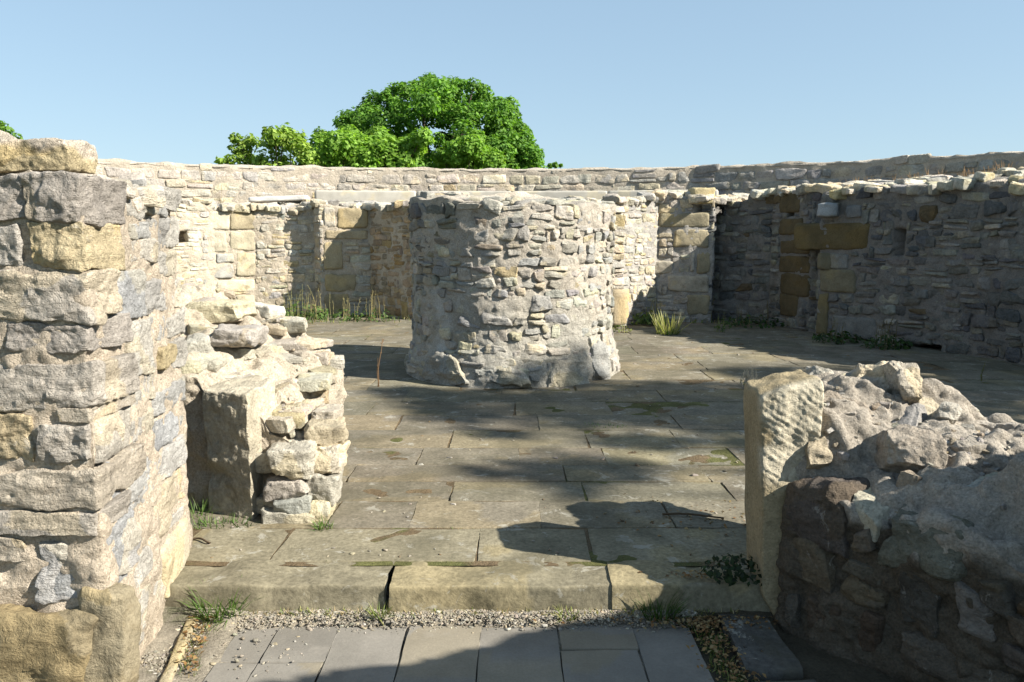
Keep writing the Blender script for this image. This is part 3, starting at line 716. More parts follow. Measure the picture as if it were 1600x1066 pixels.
# --- right
ir = thing("inner_wall", "shaded stone wall curving round the right side of the floor, with brown quoins and a slit", "wall", (4.0, 12.8, FLOOR))
def H_ir(u):
    u = np.asarray(u, float); P = WRp.P(u)
    h = 2.33 + 0.05 * np.sin(u * 1.9) + 0.03 * np.sin(u * 4.7)
    h = h - 0.10 * smooth(3.4, 1.5, P[:, 0]) * (P[:, 1] > 12.8)
    h = h - 0.11 * smooth(4.7, 5.8, P[:, 0])
    return h - 1.0 * smooth(9.0, 7.6, P[:, 1]) - 0.35 * smooth(7.6, 6.5, P[:, 1])
def Hb_ir(u):
    P = WRp.P(np.asarray(u, float)); return 2.36 + 0.27 * smooth(3.6, 5.2, P[:, 0]) - 1.3 * smooth(9.0, 7.4, P[:, 1])
(dc, fnr) = ring_core(WRp, [(0.0, 17.7), (4.0, 17.2), (6.6, 15.6), (8.0, 13.0), (8.2, 10.5), (8.0, 8.0), (7.6, 6.0)], H_ir, Hb_ir, (520, 24, 100), (0.41, 0.385, 0.35), 0.022, 4.5, 61, 0.0, lambda P, c: c * np.where(P[:, 0] > 3.56, 0.62, 1.15)[:, None], HR)  # darker stained right stretch, with part of its shade put into the colour
def litpale(P, c): return c
obj("mortar", dc, M_MORT, ir)
ex = []
OL = (0.36, 0.315, 0.215); DB = (0.135, 0.105, 0.06); DG = (0.23, 0.205, 0.14)
for r_, c_ in [((1028,332,1110,356),OL),((1052,358,1110,388),(0.48,0.41,0.28)),((1088,392,1110,428),OL),((1042,430,1110,456),(0.50,0.45,0.36)),((1072,460,1110,494),OL),((1022,408,1052,428),(0.52,0.47,0.38)),((1078,393,1086,425),(0.5,0.47,0.42))]:
    ex.append(block(r_, WRp, col=c_, parent=ir, proud=0.026))
for r_, c_ in [((1218,300,1254,334),DB),((1218,340,1256,368),DB),((1218,374,1264,396),DB),((1218,400,1262,426),DB),((1218,428,1264,460),DB),((1218,462,1250,492),DB)]:
    ex.append(block(r_, WRp, col=c_, parent=ir, proud=0.026))
for r_, c_ in [((1276,346,1362,391),(0.15,0.118,0.062)),((1276,394,1293,420),DG),((1276,422,1340,456),DG),((1276,458,1297,523),(0.2,0.17,0.1)),((1276,317,1318,342),(0.38,0.39,0.39)),((1322,320,1348,342),(0.24,0.245,0.245)),((1300,498,1372,526),(0.22,0.22,0.205)),((1296,396,1328,420),(0.25,0.25,0.235))]:
    ex.append(block(r_, WRp, col=c_, parent=ir, proud=0.026))
for r_, c_ in [((945,452,962,505),(0.44,0.36,0.24)),((965,452,982,500),(0.58,0.46,0.25))]:
    ex.append(block(r_, WRp, col=c_, parent=ir, proud=0.026))
ex += HR
u_, z_ = WRp.hit(1098, 326); ex.append((u_ - 0.17, u_ + 0.14, z_ - 0.09, 2.6))
o = thing("loose_block", "squared yellow stone block perched on the wall corner above a dark socket", "stone block", (*WRp.P(u_ - 0.02), z_ + 0.085))
pb = on_y(1099, 306, 14.0)
obj("stone", rocks([[pb[0], 14.17, pb[2] + 0.005]], [1, 0, 0], [0.1, -1, 0], [0.185, 0.135, 0.2], np.array([(0.50, 0.42, 0.25)]), res=(18, 14, 12), sq=12, amp=0.01, facets=5, cut=(0.93, 1.05), jit=0.06, tilt=0.02), M_SAND, o)
lay = courses(0.0, WRp.L, FLOOR, 2.5, (0.09, 0.18), (0.13, 0.42), 0.32, excl=ex, breaks=list(WRp.c[2:10]))
inr = np.arange(len(lay)); Pm = WRp.P(lay[:, 0])
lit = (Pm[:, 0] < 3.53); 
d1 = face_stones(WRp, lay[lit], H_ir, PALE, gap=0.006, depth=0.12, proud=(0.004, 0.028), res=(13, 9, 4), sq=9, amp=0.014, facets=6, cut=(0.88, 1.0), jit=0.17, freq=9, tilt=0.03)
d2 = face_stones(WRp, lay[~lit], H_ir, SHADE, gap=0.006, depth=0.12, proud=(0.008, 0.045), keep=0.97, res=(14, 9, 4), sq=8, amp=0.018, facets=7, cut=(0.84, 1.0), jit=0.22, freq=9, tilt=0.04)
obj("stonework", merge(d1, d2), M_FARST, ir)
def bank(fn, s0, s1, n, pal, parent, hmin=0.06, hmax=0.2, t1=0.8):
    s = rng.uniform(s0, s1, n); t = rng.uniform(0.0, t1, n) ** 1.5
    P = fn(s, t, np.ones(n)); a = rng.normal(0, 0.5, n)
    return obj("top_rubble", rocks(P + np.array([0, 0, 0.02]), np.column_stack([np.cos(a), np.sin(a), 0*a]), [0, -0.15, 1], np.column_stack([rng.uniform(hmin, hmax, n), rng.uniform(hmin*0.8, hmax*0.7, n), rng.uniform(0.03, 0.075, n)]), pick(pal, n), res=(10, 8, 4), sq=10, amp=0.02, facets=7, cut=(0.78, 0.98), jit=0.25, tilt=0.10), M_FARST, parent)
bank(fnr, 0.02, 0.9, 420, PALE, ir)
bank(fnl, 0.05, 0.98, 300, PALE, il)

# ================================================================== 6. OUTER WALL
ow = thing("outer_wall", "high pale coursed stone parapet wall running across the whole background under the sky", "wall", (0, 18.3, 0))
def H_ow(u): return 3.17 + 0.015 * np.sin(np.asarray(u) * 3.0)
def ofs(path, d): return [tuple(path.p[i] - np.array([path.t[min(i, len(path.t)-1)][1], -path.t[min(i, len(path.t)-1)][0]]) * d) for i in range(len(path.p))]
(dc, fno) = ring_core(WOp, ofs(WOp, 0.75), H_ow, H_ow, (420, 10, 70), (0.56, 0.49, 0.40), 0.018, 5.0, 71, -1.0)
obj("mortar", dc, M_MORT, ow)
lay = courses(0.0, WOp.L, 1.9, 3.2, (0.17, 0.235), (0.24, 0.66), 0.12, wave=0.012)
ci = [i for i in range(len(lay))]
P_ = WOp.P(lay[:, 0])
OWC = [((0.60,0.54,0.46),4),((0.55,0.505,0.44),3),((0.48,0.455,0.42),1.3),((0.58,0.51,0.39),1.3),((0.52,0.42,0.26),0.25)]
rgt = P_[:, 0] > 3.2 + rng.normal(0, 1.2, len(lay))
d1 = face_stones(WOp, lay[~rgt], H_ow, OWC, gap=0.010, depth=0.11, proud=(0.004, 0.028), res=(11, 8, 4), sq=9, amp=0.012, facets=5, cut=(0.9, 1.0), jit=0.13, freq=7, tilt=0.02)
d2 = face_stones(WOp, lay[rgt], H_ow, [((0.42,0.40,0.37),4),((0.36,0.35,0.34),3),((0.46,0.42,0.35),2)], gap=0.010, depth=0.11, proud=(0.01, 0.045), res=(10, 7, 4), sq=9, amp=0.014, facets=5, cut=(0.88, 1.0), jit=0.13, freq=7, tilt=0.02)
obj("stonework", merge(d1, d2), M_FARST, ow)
# mortar coping
def fcop(s, t, r):
    u = s * WOp.L; a = WOp.P(u); n_ = WOp.N(u); x = a + n_ * (0.005 - 0.78 * t)[:, None]
    zz = 3.12 + r * (0.035 + 0.05 * (1 - (2*t-1)**2)) + 0.02 * fbm(np.stack([u*3.0, t*3, 0*u], -1), 4, 3)
    return np.column_stack([x, zz])
o = obj("coping", core(fcop, (500, 8, 2), 0.008, 6.0, (0.58, 0.52, 0.44), 77), M_MORT, ow)

# concrete kerb and white beam on the walk between the walls
kb = thing("concrete_kerb", "long low grey concrete kerb below the outer wall, ending square above the niche", "kerb", (-1.0, 16.7, 2.25))
KP = [(-4.08, 16.75), (-2, 16.98), (0, 17.05), (2, 16.9), (4.2, 16.45)]
for i in range(len(KP) - 1):
    a, b = np.array(KP[i]), np.array(KP[i+1]); t_ = (b-a)/np.linalg.norm(b-a); nrm_ = np.array([t_[1], -t_[0]]); m = (a+b)/2
    obj("kerb_section", rocks([[m[0], m[1], 2.43]], [t_[0], t_[1], 0], [nrm_[0], nrm_[1], 0], [np.linalg.norm(b-a)/2 - 0.006, 0.185, 0.14], np.array([(0.50, 0.475, 0.42)]), res=(40, 8, 6), sq=30, amp=0.004, facets=0, jit=0.0, tilt=0.0), M_CONC, kb)
a = on_y(395, 313, 16.3); b = on_y(478, 309, 16.3)
wb = thing("white_beam", "smooth white beam lying on the wall top left of the concrete kerb", "beam", ((a[0]+b[0])/2, 16.3, a[2]-0.06))
obj("beam", rocks([[(a[0]+b[0])/2, 16.3, a[2]+0.02]], [1, 0.05, 0.03], [0, -1, 0.1], [(b[0]-a[0])/2+0.06, 0.05, 0.12], np.array([(0.78, 0.76, 0.72)]), res=(30, 6, 6), sq=10, amp=0.004, facets=2, cut=(0.97,1.1), jit=0.02, tilt=0.0), M_CONC, wb)

# ================================================================== 7. GROUND, FLOOR, STEP, PATH
def grid(xs, ys, zf, col, colfn=None):
    X, Y = np.meshgrid(xs, ys, indexing="ij"); Z = zf(X, Y)
    V = np.stack([X, Y, Z], -1).reshape(-1, 3); nx, ny = X.shape
    I = np.arange(nx*ny).reshape(nx, ny)
    f = np.stack([I[:-1, :-1], I[1:, :-1], I[1:, 1:], I[:-1, 1:]], -1).reshape(-1, 4)
    c = np.broadcast_to(np.array(col), V.shape).copy()
    if colfn: c = colfn(V, c)
    return V, f, c
def zterr(X, Y):
    r = np.hypot(X, Y - 9); return -0.12 - 9 * smooth(17, 60, r) + 0.6 * np.sin(X*0.03) * smooth(60, 120, r)
sx = np.sign(np.linspace(-1, 1, 141)) * np.abs(np.linspace(-1, 1, 141)) ** 3 * 2500
tag(obj("ground", grid(sx, sx + 9, zterr, (0.10, 0.12, 0.05)), M_SOIL), kind="structure")

# joint soil under the paving
def zsoil(X, Y): return FLOOR - 0.0015 + 0.004 * fbm(np.stack([X*6, Y*6, 0*X], -1), 81, 3)
def csoil(V, c):
    k = fbm(V * np.array([2, 2, 0]) , 83, 3)[:, None]
    return np.where(k > 0.15, np.array([0.13, 0.13, 0.05]), np.array([0.17, 0.125, 0.075]))*(1 + 0.2*vn(V*9, 3)[:, None])
tag(obj("joint_soil", grid(np.linspace(-6, 7, 330), np.linspace(3.42, 15.7, 320), zsoil, (0.15, 0.12, 0.07), csoil), M_SOIL), kind="structure")
edges = [3.215, 3.46, 3.88, 4.30, 4.66, 5.02, 5.45, 5.98, 6.5, 7.05, 7.6, 8.2, 8.8, 9.45, 10.1, 10.8, 11.5, 12.2, 12.9, 13.6, 14.3, 15.0]
splits = {0: [-1.52, -0.53, 0.42, 1.5], 1: [-1.1, -0.16, 0.37, 1.3], 2: [-0.95, -0.52, 0.15, 0.83, 1.6], 3: [-1.4, -0.35, 0.42, 1.25, 2.1], 4: [-1.0, 0.33, 1.20, 2.2], 5: [-0.62, 0.05, 0.62, 1.5, 2.4], 6: [-1.4, -0.45, 0.55, 1.2, 2.1]}
sl = []
def paver(x0, x1, y0, y1, z, thick, col, res, gapw=0.0022, amp=0.004, round_=18, front=False, skew=0.02):
    return rocks([[(x0+x1)/2, (y0+y1)/2, z - thick/2 + rng.normal(0, 0.0015)]], [1, rng.normal(0, 0.008), 0], [0, 0, 1], [(x1-x0)/2 - gapw, (y1-y0)/2 - gapw, thick/2], np.array([col]), res=res, sq=round_, amp=amp, facets=0, jit=skew, freq=5, tilt=0.003, edge=1.0, slab=True)
for i in range(len(edges) - 1):
    y0, y1 = edges[i], edges[i+1]
    xs = list(splits.get(i, []))
    lo = -1.56 if i < 2 else -5.6; hi_ = 2.2 if i < 2 else 6.9
    if i >= 2 and i < 4: hi_ = 6.5
    xs = [x for x in xs if lo + 0.2 < x < hi_ - 0.2]
    a = xs[0] if xs else lo
    if xs:
        while xs[0] - lo > 1.3: xs.insert(0, xs[0] - rng.uniform(0.8, 1.25))
        while hi_ - xs[-1] > 1.3: xs.append(xs[-1] + rng.uniform(0.7, 1.2))
    else:
        x = lo + rng.uniform(0.3, 1.0)
        while x < hi_ - 0.3: xs.append(x); x += rng.uniform(0.8, 1.7)
    xs = [lo] + xs + [hi_]
    for j in range(len(xs) - 1):
        base = np.array([0.212, 0.188, 0.14]) * rng.uniform(0.93, 1.07) * (1 + rng.normal(0, 0.012, 3))
        if i < 2: base = np.array([0.25, 0.222, 0.155]) * rng.uniform(0.93, 1.05)
        sl.append(paver(xs[j], xs[j+1], y0, y1 + (0.022 if i == 0 else 0), FLOOR + (0.004 if i else 0.0), 0.22 if i == 0 else 0.08, base, (56, 22, 14) if i < 1 else ((26, 12, 3) if i < 9 else (16, 8, 2)), 0.0042 if i else 0.0035, 0.004 if i else 0.012, 20 if i == 0 else 60, skew=0.008 if i == 0 else 0.012))
tag(obj("paved_floor", merge(*sl), M_FLOOR), kind="structure")

# lower path of concrete slabs
pl = []
def pathline(px0, px1): return on_z(px0, 975, 0)[0], on_z(px1, 1066, 0)[0]
lines = [(340, 300), (400, 366), (511, 497), (632, 635), (752, 766), (870, 902), (990, 1032), (1066, 1128)]
XS = [sum(pathline(*l)) / 2 for l in lines]; XS = [-1.13, -0.965, -0.715, -0.43, -0.13, 0.19, 0.50, 0.74]
for j in range(len(XS) - 1):
    cuts = {0: [2.86], 1: [2.86], 5: [2.95], 2: [2.3], 3: [2.5], 4: [2.2], 6: [2.4]}[j]
    ys = [3.15 + rng.normal(0, 0.012)] + cuts
    while ys[-1] > 0.6: ys.append(ys[-1] - 0.6)
    for k in range(len(ys) - 1):
        pl.append(paver(XS[j], XS[j+1], ys[k+1], ys[k], 0.004 + (0.003 if j % 2 else 0), 0.07, np.array([0.222, 0.206, 0.18]) * rng.uniform(0.92, 1.06), (18, 18, 3), 0.0032, 0.0025, 26, skew=0.006))
tag(obj("path", merge(*pl), M_CONC), kind="structure")
# sand bed below path and gravel
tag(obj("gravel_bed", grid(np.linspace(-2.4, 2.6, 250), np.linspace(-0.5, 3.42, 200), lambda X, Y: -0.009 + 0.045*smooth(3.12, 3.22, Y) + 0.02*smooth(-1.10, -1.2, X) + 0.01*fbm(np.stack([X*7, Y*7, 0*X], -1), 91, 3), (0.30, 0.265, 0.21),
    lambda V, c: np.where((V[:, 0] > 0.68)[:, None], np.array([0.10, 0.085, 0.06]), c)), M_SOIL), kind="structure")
# side slabs on the right of the path, in shade
ssl = []
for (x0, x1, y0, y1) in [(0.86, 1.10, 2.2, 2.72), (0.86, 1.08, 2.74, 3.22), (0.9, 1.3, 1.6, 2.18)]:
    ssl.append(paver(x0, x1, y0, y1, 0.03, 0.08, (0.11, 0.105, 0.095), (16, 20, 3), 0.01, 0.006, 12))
tag(obj("side_paving", merge(*ssl), M_FLOOR), kind="structure")
kd = thing("edging_stone", "thin stone edging strip between the gravel and the path along the left wall", "edging", (-1.22, 2.6, 0))
e0, e1 = on_z(312, 946, 0), on_z(262, 1066, 0); dv = (e1 - e0) / np.linalg.norm(e1 - e0); m = (e0 + e1) / 2 + dv * 0.42
obj("edging", rocks([[m[0], m[1], -0.012]], [dv[0], dv[1], 0], [0, 0, 1], [0.75, 0.02, 0.04], np.array([(0.42, 0.36, 0.24)]), res=(40, 4, 6), sq=12, amp=0.004, facets=2, jit=0.02, tilt=0.0), M_SAND, kd)

# gravel chippings
def scatter(n, xf, yf, zf, hs, pal, res=(3, 3, 2)):
    x = xf(n); y = yf(n); z = zf(x, y); a = rng.uniform(0, 6.28, n); s = rng.uniform(hs[0], hs[1], n) * rng.choice([1, 1, 1, 1, 1, 1.7, 2.4], n)
    return rocks(np.column_stack([x, y, z]), np.column_stack([np.cos(a), np.sin(a), 0*a]), [0, 0, 1], np.column_stack([s, s*rng.uniform(0.5, 0.9, n), s*rng.uniform(0.3, 0.6, n)]), pick(pal, n), res=res, sq=4, amp=0.004, facets=5, cut=(0.6, 0.95), jit=0.3, tilt=0.25, freq=40)
CHIP = [((0.33,0.295,0.24),4),((0.28,0.25,0.20),3),((0.24,0.22,0.19),2),((0.44,0.41,0.355),1.0)]
gr1 = scatter(9000, lambda n: rng.uniform(-1.2, 0.78, n), lambda n: 3.225 - np.abs(rng.normal(0, 0.045, n)) ** 1.0, lambda x, y: 0.006 + 0.030*smooth(3.10, 3.22, y), (0.0010, 0.0042), CHIP)
gy = rng.uniform(1.9, 3.5, 3600); gx0 = np.interp(gy, [1.9, 2.55, 3.6], [-1.40, -1.38, -1.52]); gx1 = np.interp(gy, [1.9, 2.73, 3.3], [-1.17, -1.235, -1.27])
gx = gx0 + (gx1 - gx0) * rng.random(len(gy))
gr2 = scatter(len(gy), lambda n: gx, lambda n: gy, lambda x, y: 0.008 + 0*x, (0.0014, 0.006), CHIP)
gr3 = scatter(240, lambda n: rng.uniform(-1.2, -0.8, n), lambda n: rng.uniform(2.0, 3.3, n), lambda x, y: 0.008 + 0*x, (0.0015, 0.006), CHIP)
tag(obj("gravel", merge(gr1, gr2, gr3), M_GRAV), "pale limestone chippings along the step foot and beside the left wall", "gravel", kind="stuff")
cr_ = scatter(520, lambda n: rng.uniform(-1.6, 4.5, n), lambda n: 3.5 + 9 * rng.random(n) ** 1.7, lambda x, y: FLOOR + 0.006 + 0*x, (0.002, 0.009), CHIP + [((0.2,0.15,0.1),3)])
tag(obj("grit", cr_, M_GRAV), "scattered crumbs of stone and debris on the paved floor", "debris", kind="stuff")

# ================================================================== 8. VEGETATION
def blades(n, base, spread, h, w, cols, lean=0.5, curl=0.6, seg=4, flat=0.0):
    """n tapering bent blades rooted round base"""
    r = np.sqrt(rng.random(n)) * spread; a = rng.uniform(0, 6.28, n)
    B = np.column_stack([base[0] + r*np.cos(a), base[1] + r*np.sin(a)*(1-flat), np.full(n, base[2])])
    d = a + rng.normal(0, 0.8, n); ln = np.abs(rng.normal(0, lean, n)) + 0.08
    H = rng.uniform(h[0], h[1], n); k = np.linspace(0, 1, seg + 1)
    ang = ln[:, None] + curl * rng.uniform(0.3, 1.2, n)[:, None] * k[None]
    dl = H[:, None] / seg
    xr = np.concatenate([np.zeros((n, 1)), np.cumsum(np.sin(ang[:, 1:]) * dl, 1)], 1)
    zr = np.concatenate([np.zeros((n, 1)), np.cumsum(np.cos(ang[:, 1:]) * dl, 1)], 1)
    ctr = np.stack([B[:, 0:1] + xr*np.cos(d)[:, None], B[:, 1:2] + xr*np.sin(d)[:, None], B[:, 2:3] + zr], -1)
    sd = d + math.pi/2 + rng.normal(0, 0.5, n); sv = np.stack([np.cos(sd), np.sin(sd), 0*sd], -1)
    wd = w * rng.uniform(0.6, 1.2, n)[:, None] * (1 - k[None] ** 1.6 * 0.92)
    Lf = ctr - sv[:, None]*wd[..., None]; Rt = ctr + sv[:, None]*wd[..., None]
    V = np.stack([Lf, Rt], 2).reshape(n, -1, 3); nv = V.shape[1]
    f = np.array([[2*i, 2*i+1, 2*i+3, 2*i+2] for i in range(seg)])
    Fc = (f[None] + (np.arange(n)*nv)[:, None, None]).reshape(-1, 4)
    c = np.array(cols)[rng.integers(0, len(cols), n)] * rng.uniform(0.75, 1.25, (n, 1))
    return V.reshape(-1, 3), Fc, np.repeat(c, nv, 0)
def leaves(P, N, size, cols, asp=0.6, bend=0.25):
    n = len(P); N = N / np.linalg.norm(N, axis=1, keepdims=True)
    t = rng.normal(0, 1, (n, 3)); t -= N*(t*N).sum(1, keepdims=True); t /= np.linalg.norm(t, axis=1, keepdims=True); b = np.cross(N, t)
    s = (np.asarray(size) * rng.uniform(0.6, 1.3, n))[:, None]
    V = np.stack([P - t*s, P - b*s*asp + N*s*bend, P + t*s, P + b*s*asp + N*s*bend], 1)
    # fold along the midrib: two triangles would flatten, so use quads sharing the midrib
    Fc = np.arange(n*4).reshape(n, 4)
    return V.reshape(-1, 3), Fc, np.repeat(cols, 4, 0)
def tube(pts, r0, r1, col, k=6):
    pts = np.array(pts, float); n = len(pts); V = []
    for i in range(n):
        t = pts[min(i+1, n-1)] - pts[max(i-1, 0)]; t /= np.linalg.norm(t)
        a = np.cross(t, [0.3, 0.9, 0.2]); a /= np.linalg.norm(a); b = np.cross(t, a); r = r0 + (r1 - r0)*i/(n-1)
        for j in range(k):
            q = 2*math.pi*j/k; V.append(pts[i] + r*(math.cos(q)*a + math.sin(q)*b))
    f = [[i*k+j, i*k+(j+1) % k, (i+1)*k+(j+1) % k, (i+1)*k+j] for i in range(n-1) for j in range(k)]
    return np.array(V), np.array(f), np.broadcast_to(np.array(col), (len(V), 3)).copy()
GRN = [(0.09,0.17,0.03),(0.12,0.20,0.04),(0.07,0.13,0.03),(0.16,0.22,0.07)]
DKG = [(0.05,0.10,0.025),(0.07,0.13,0.03),(0.04,0.08,0.02)]
DRY = [(0.36,0.28,0.14),(0.28,0.21,0.11),(0.42,0.36,0.22)]
YEL = [(0.20,0.23,0.06),(0.26,0.26,0.09),(0.13,0.18,0.05)]

def tuft(label, px, py, z, n, spread, h, w, cols, lean=0.45, curl=0.7, cat="grass", name="grass_tuft", group=None, flat=0.3):
    b = on_z(px, py, z)
    o = obj(name, blades(n, (b[0], b[1], z - 0.01), spread, h, w, cols, lean, curl, flat=flat), M_GRASS, loc=(b[0], b[1], z))
    return tag(o, label, cat, group)
G1 = "grass tufts round the step and pier"
tuft("largest green grass tuft, at the left end of the step by the yellow footing slab", 343, 957, 0.03, 210, 0.10, (0.06, 0.17), 0.0032, GRN, group=G1)
tuft("small grass tuft growing in the crack at the step front", 594, 963, 0.03, 50, 0.035, (0.04, 0.10), 0.0028, YEL, group=G1)
tuft("low grass tuft at the step front just beside the shadow edge", 885, 963, 0.03, 45, 0.045, (0.03, 0.07), 0.0028, YEL, group=G1)
tuft("dark green grass tuft in the shadow at the right end of the step", 1030, 961, 0.03, 120, 0.07, (0.08, 0.16), 0.003, DKG, group=G1)
tuft("short tuft at the right foot of the ruined pier", 507, 826, FLOOR, 60, 0.045, (0.04, 0.09), 0.0035, GRN, 0.6, group=G1)
tuft("dark grass growing at the foot of the upright pitted block", 345, 822, FLOOR, 150, 0.17, (0.03, 0.08), 0.003, DKG + GRN, 0.6, flat=0.7, group=G1)
tuft("taller grass in the dark gap left of the pitted block", 303, 806, FLOOR, 60, 0.07, (0.06, 0.13), 0.003, GRN, 0.5, group=G1)
tuft("flat patch of bright grass between floor slabs in front of the round stump", 940, 668, FLOOR, 220, 0.20, (0.015, 0.05), 0.004, GRN, 0.7, flat=0.6, cat="grass", name="grass_patch")
# low leafy weed: rosette leaves on stems
def weed(label, px, py, z, n, rad, hgt, leaf, cols, dry=0, cat="weed", name="weed", stems=0, heads=None, group=None):
    b = on_z(px, py, z); base = np.array([b[0], b[1], z])
    o = thing(name, label, cat, tuple(base), group)
    d = []
    if n:
        a = rng.uniform(0, 6.28, n); r = np.sqrt(rng.random(n))*rad; hh = rng.random(n)*hgt*(1 - 0.6*r/rad)
        P = base + np.column_stack([r*np.cos(a), r*np.sin(a)*0.7, hh + 0.01]); N = np.column_stack([np.cos(a)*0.5, np.sin(a)*0.5 - 0.3, 0.7 + 0*a]) + rng.normal(0, 0.35, (n, 3))
        c = np.array(cols)[rng.integers(0, len(cols), n)]*rng.uniform(0.5, 0.95, (n, 1))
        obj("leaves", leaves(P, N, leaf, c), M_GRASS, o)
    sd = []
    for k in range(stems):
        aa = rng.uniform(0, 6.28); q = base + np.array([rng.normal(0, rad*0.4), rng.normal(0, rad*0.3), -0.01]); L = hgt*rng.uniform(1.0, 2.0); ln = rng.normal(0, 0.12)
        pts = [q + np.array([ln*L*t*t*math.cos(aa) + 0.006*math.sin(9*t+k), ln*L*t*t*math.sin(aa), L*t]) for t in np.linspace(0, 1, 6)]
        sd.append(tube(pts, 0.004 + L*0.003, 0.0018 + L*0.001, heads or (0.30, 0.24, 0.12), 4))
        if heads is not None:
            for m in range(5):
                t = rng.uniform(0.55, 1.0); p = pts[0] + (pts[-1] - pts[0])*t
                sd.append(tube([p, p + rng.normal(0, 0.012*L*2, 3)*np.array([1,1,0.6]) + [0, 0, 0.02*L]], 0.003 + 0.003*L, 0.002, heads, 4))
    if sd and stems <= 30:
        per = len(sd) // stems
        for k in range(stems): obj("stem", merge(*sd[k*per:(k+1)*per]), M_DRY, o)
    elif sd: obj("stems", merge(*sd), M_DRY, o)
    return o
weed("dark leafy weed in shade at the foot of the dressed sandstone slab", 1150, 905, FLOOR, 230, 0.15, 0.12, 0.014, [(0.03,0.06,0.018),(0.045,0.075,0.02),(0.025,0.04,0.015)])
weed("single brown dead stalk standing on the floor left of the round stump", 591, 605, FLOOR, 0, 0.02, 0.26, 0.01, DRY, stems=2, heads=(0.20, 0.12, 0.06), name="dead_stalk", cat="dead plant")
weed("small pale dried plant with bare stems on the open floor right of the stump", 1168, 604, FLOOR, 24, 0.10, 0.10, 0.014, YEL, stems=22, heads=(0.50, 0.45, 0.36), name="dry_plant", cat="dry plant")
weed("thin upright stalk on the shaded floor at the far right", 1532, 596, FLOOR, 6, 0.02, 0.12, 0.012, YEL, stems=2, heads=(0.16, 0.15, 0.06))
b = on_z(1042, 522, FLOOR)
tag(obj("spiky_plant", merge(blades(90, (b[0], b[1], FLOOR), 0.16, (0.22, 0.42), 0.011, [(0.42,0.40,0.20),(0.34,0.36,0.14),(0.5,0.46,0.28)], 0.35, 0.25), blades(50, (b[0], b[1], FLOOR), 0.18, (0.1, 0.2), 0.01, GRN, 0.5)), M_GRASS, loc=(b[0], b[1], FLOOR)), "pale spiky clump in the sun below the yellow corner blocks", "plant")
weed("green leafy weed at the wall foot left of the pale spiky clump", 1012, 508, FLOOR, 220, 0.34, 0.30, 0.04, GRN, stems=9, heads=(0.25, 0.24, 0.08))
weed("tall yellowish dead stems at the corner foot right of the pale spiky clump", 1090, 503, FLOOR, 60, 0.2, 0.3, 0.03, YEL, stems=26, heads=(0.34, 0.27, 0.10))
weed("sparse weed at the foot of the brown and yellow block right of the stump", 966, 520, FLOOR, 60, 0.22, 0.14, 0.03, YEL, stems=6, heads=(0.35, 0.32, 0.15))
weed("straggling weeds with tall dry stems in the left niche shadow", 470, 496, FLOOR, 150, 0.55, 0.32, 0.045, GRN, stems=24, heads=(0.30, 0.28, 0.12))
weed("weeds with dry stems at the niche edge by the yellow column", 492, 500, FLOOR, 120, 0.25, 0.25, 0.04, GRN, stems=14, heads=(0.32, 0.26, 0.12))
weed("green weeds against the wall just right of the yellow column", 540, 500, FLOOR, 70, 0.34, 0.24, 0.04, GRN, stems=10, heads=(0.34, 0.30, 0.14))
weed("darker weeds with seed stems at the shaded wall foot left of the round stump", 582, 502, FLOOR, 90, 0.42, 0.30, 0.04, GRN + DKG, stems=18, heads=(0.26, 0.22, 0.10))
weed("short grass and weeds at the sunny wall foot below the left quoins", 425, 497, FLOOR, 110, 0.5, 0.14, 0.035, YEL + GRN, stems=8, heads=(0.40, 0.34, 0.18))
weed("little weed with tall stems in front of the shaded right niche", 1128, 520, FLOOR, 26, 0.12, 0.2, 0.025, GRN, stems=5, heads=(0.20, 0.22, 0.08))
weed("dark weeds along the foot of the shaded niche wall", 1180, 510, FLOOR, 160, 0.6, 0.22, 0.04, DKG, stems=10, heads=(0.20, 0.16, 0.08))
weed("dark weed at the foot of the right wall by its nearer drain hole", 1386, 545, FLOOR, 170, 0.34, 0.22, 0.035, DKG, stems=14, heads=(0.16, 0.14, 0.07))
weed("dark weed at the foot of the right wall below the brown quoins", 1308, 536, FLOOR, 150, 0.34, 0.2, 0.035, DKG, stems=10, heads=(0.16, 0.14, 0.07))
def on_top(px, py, y): p = on_y(px, py, y); return p
p = on_top(345, 326, 15.7); o = thing("bare_shrub", "leafless twiggy shrub on the wall top above the left quoins", "shrub", tuple(p))
sd = []
for k in range(14):
    a = rng.normal(0, 0.35); L = rng.uniform(0.25, 0.62); sd.append(tube([p + np.array([a*L*t, rng.normal(0, 0.02), L*t]) for t in np.linspace(0, 1, 5)], 0.005, 0.002, (0.34, 0.28, 0.20), 4))
obj("twigs", merge(*sd), M_DRY, o)
obj("leaves", blades(110, (p[0]-0.25, p[1]-0.3, p[2]-0.02), 0.35, (0.05, 0.14), 0.012, GRN, 0.7), M_GRASS, o)
p = on_top(785, 309, 16.6); tag(obj("grass_tuft", blades(60, (p[0], p[1]-0.1, p[2]-0.05), 0.13, (0.06, 0.16), 0.008, GRN, 0.5), M_GRASS, loc=tuple(p)), "small grass tuft on the ledge behind the round stump top", "grass")
# dry stems along the right wall head
p0 = thing("dry_weeds", "row of short brown weeds on the sunlit rubble top of the right wall", "dry plant", tuple(on_top(1440, 275, 12.5)))
ss = rng.uniform(0.44, 0.70, 46); tt = rng.uniform(0.45, 0.8, 46); PP = fnr(ss, tt, np.ones(46)); sd = []
for q in PP:
    for k in range(5): L = rng.uniform(0.06, 0.22); sd.append(tube([q + [0, 0, -0.02], q + [rng.normal(0, 0.05), rng.normal(0, 0.03), L]], 0.005, 0.003, (0.30, 0.20, 0.11), 4))
obj("stems", merge(*sd), M_DRY, p0)

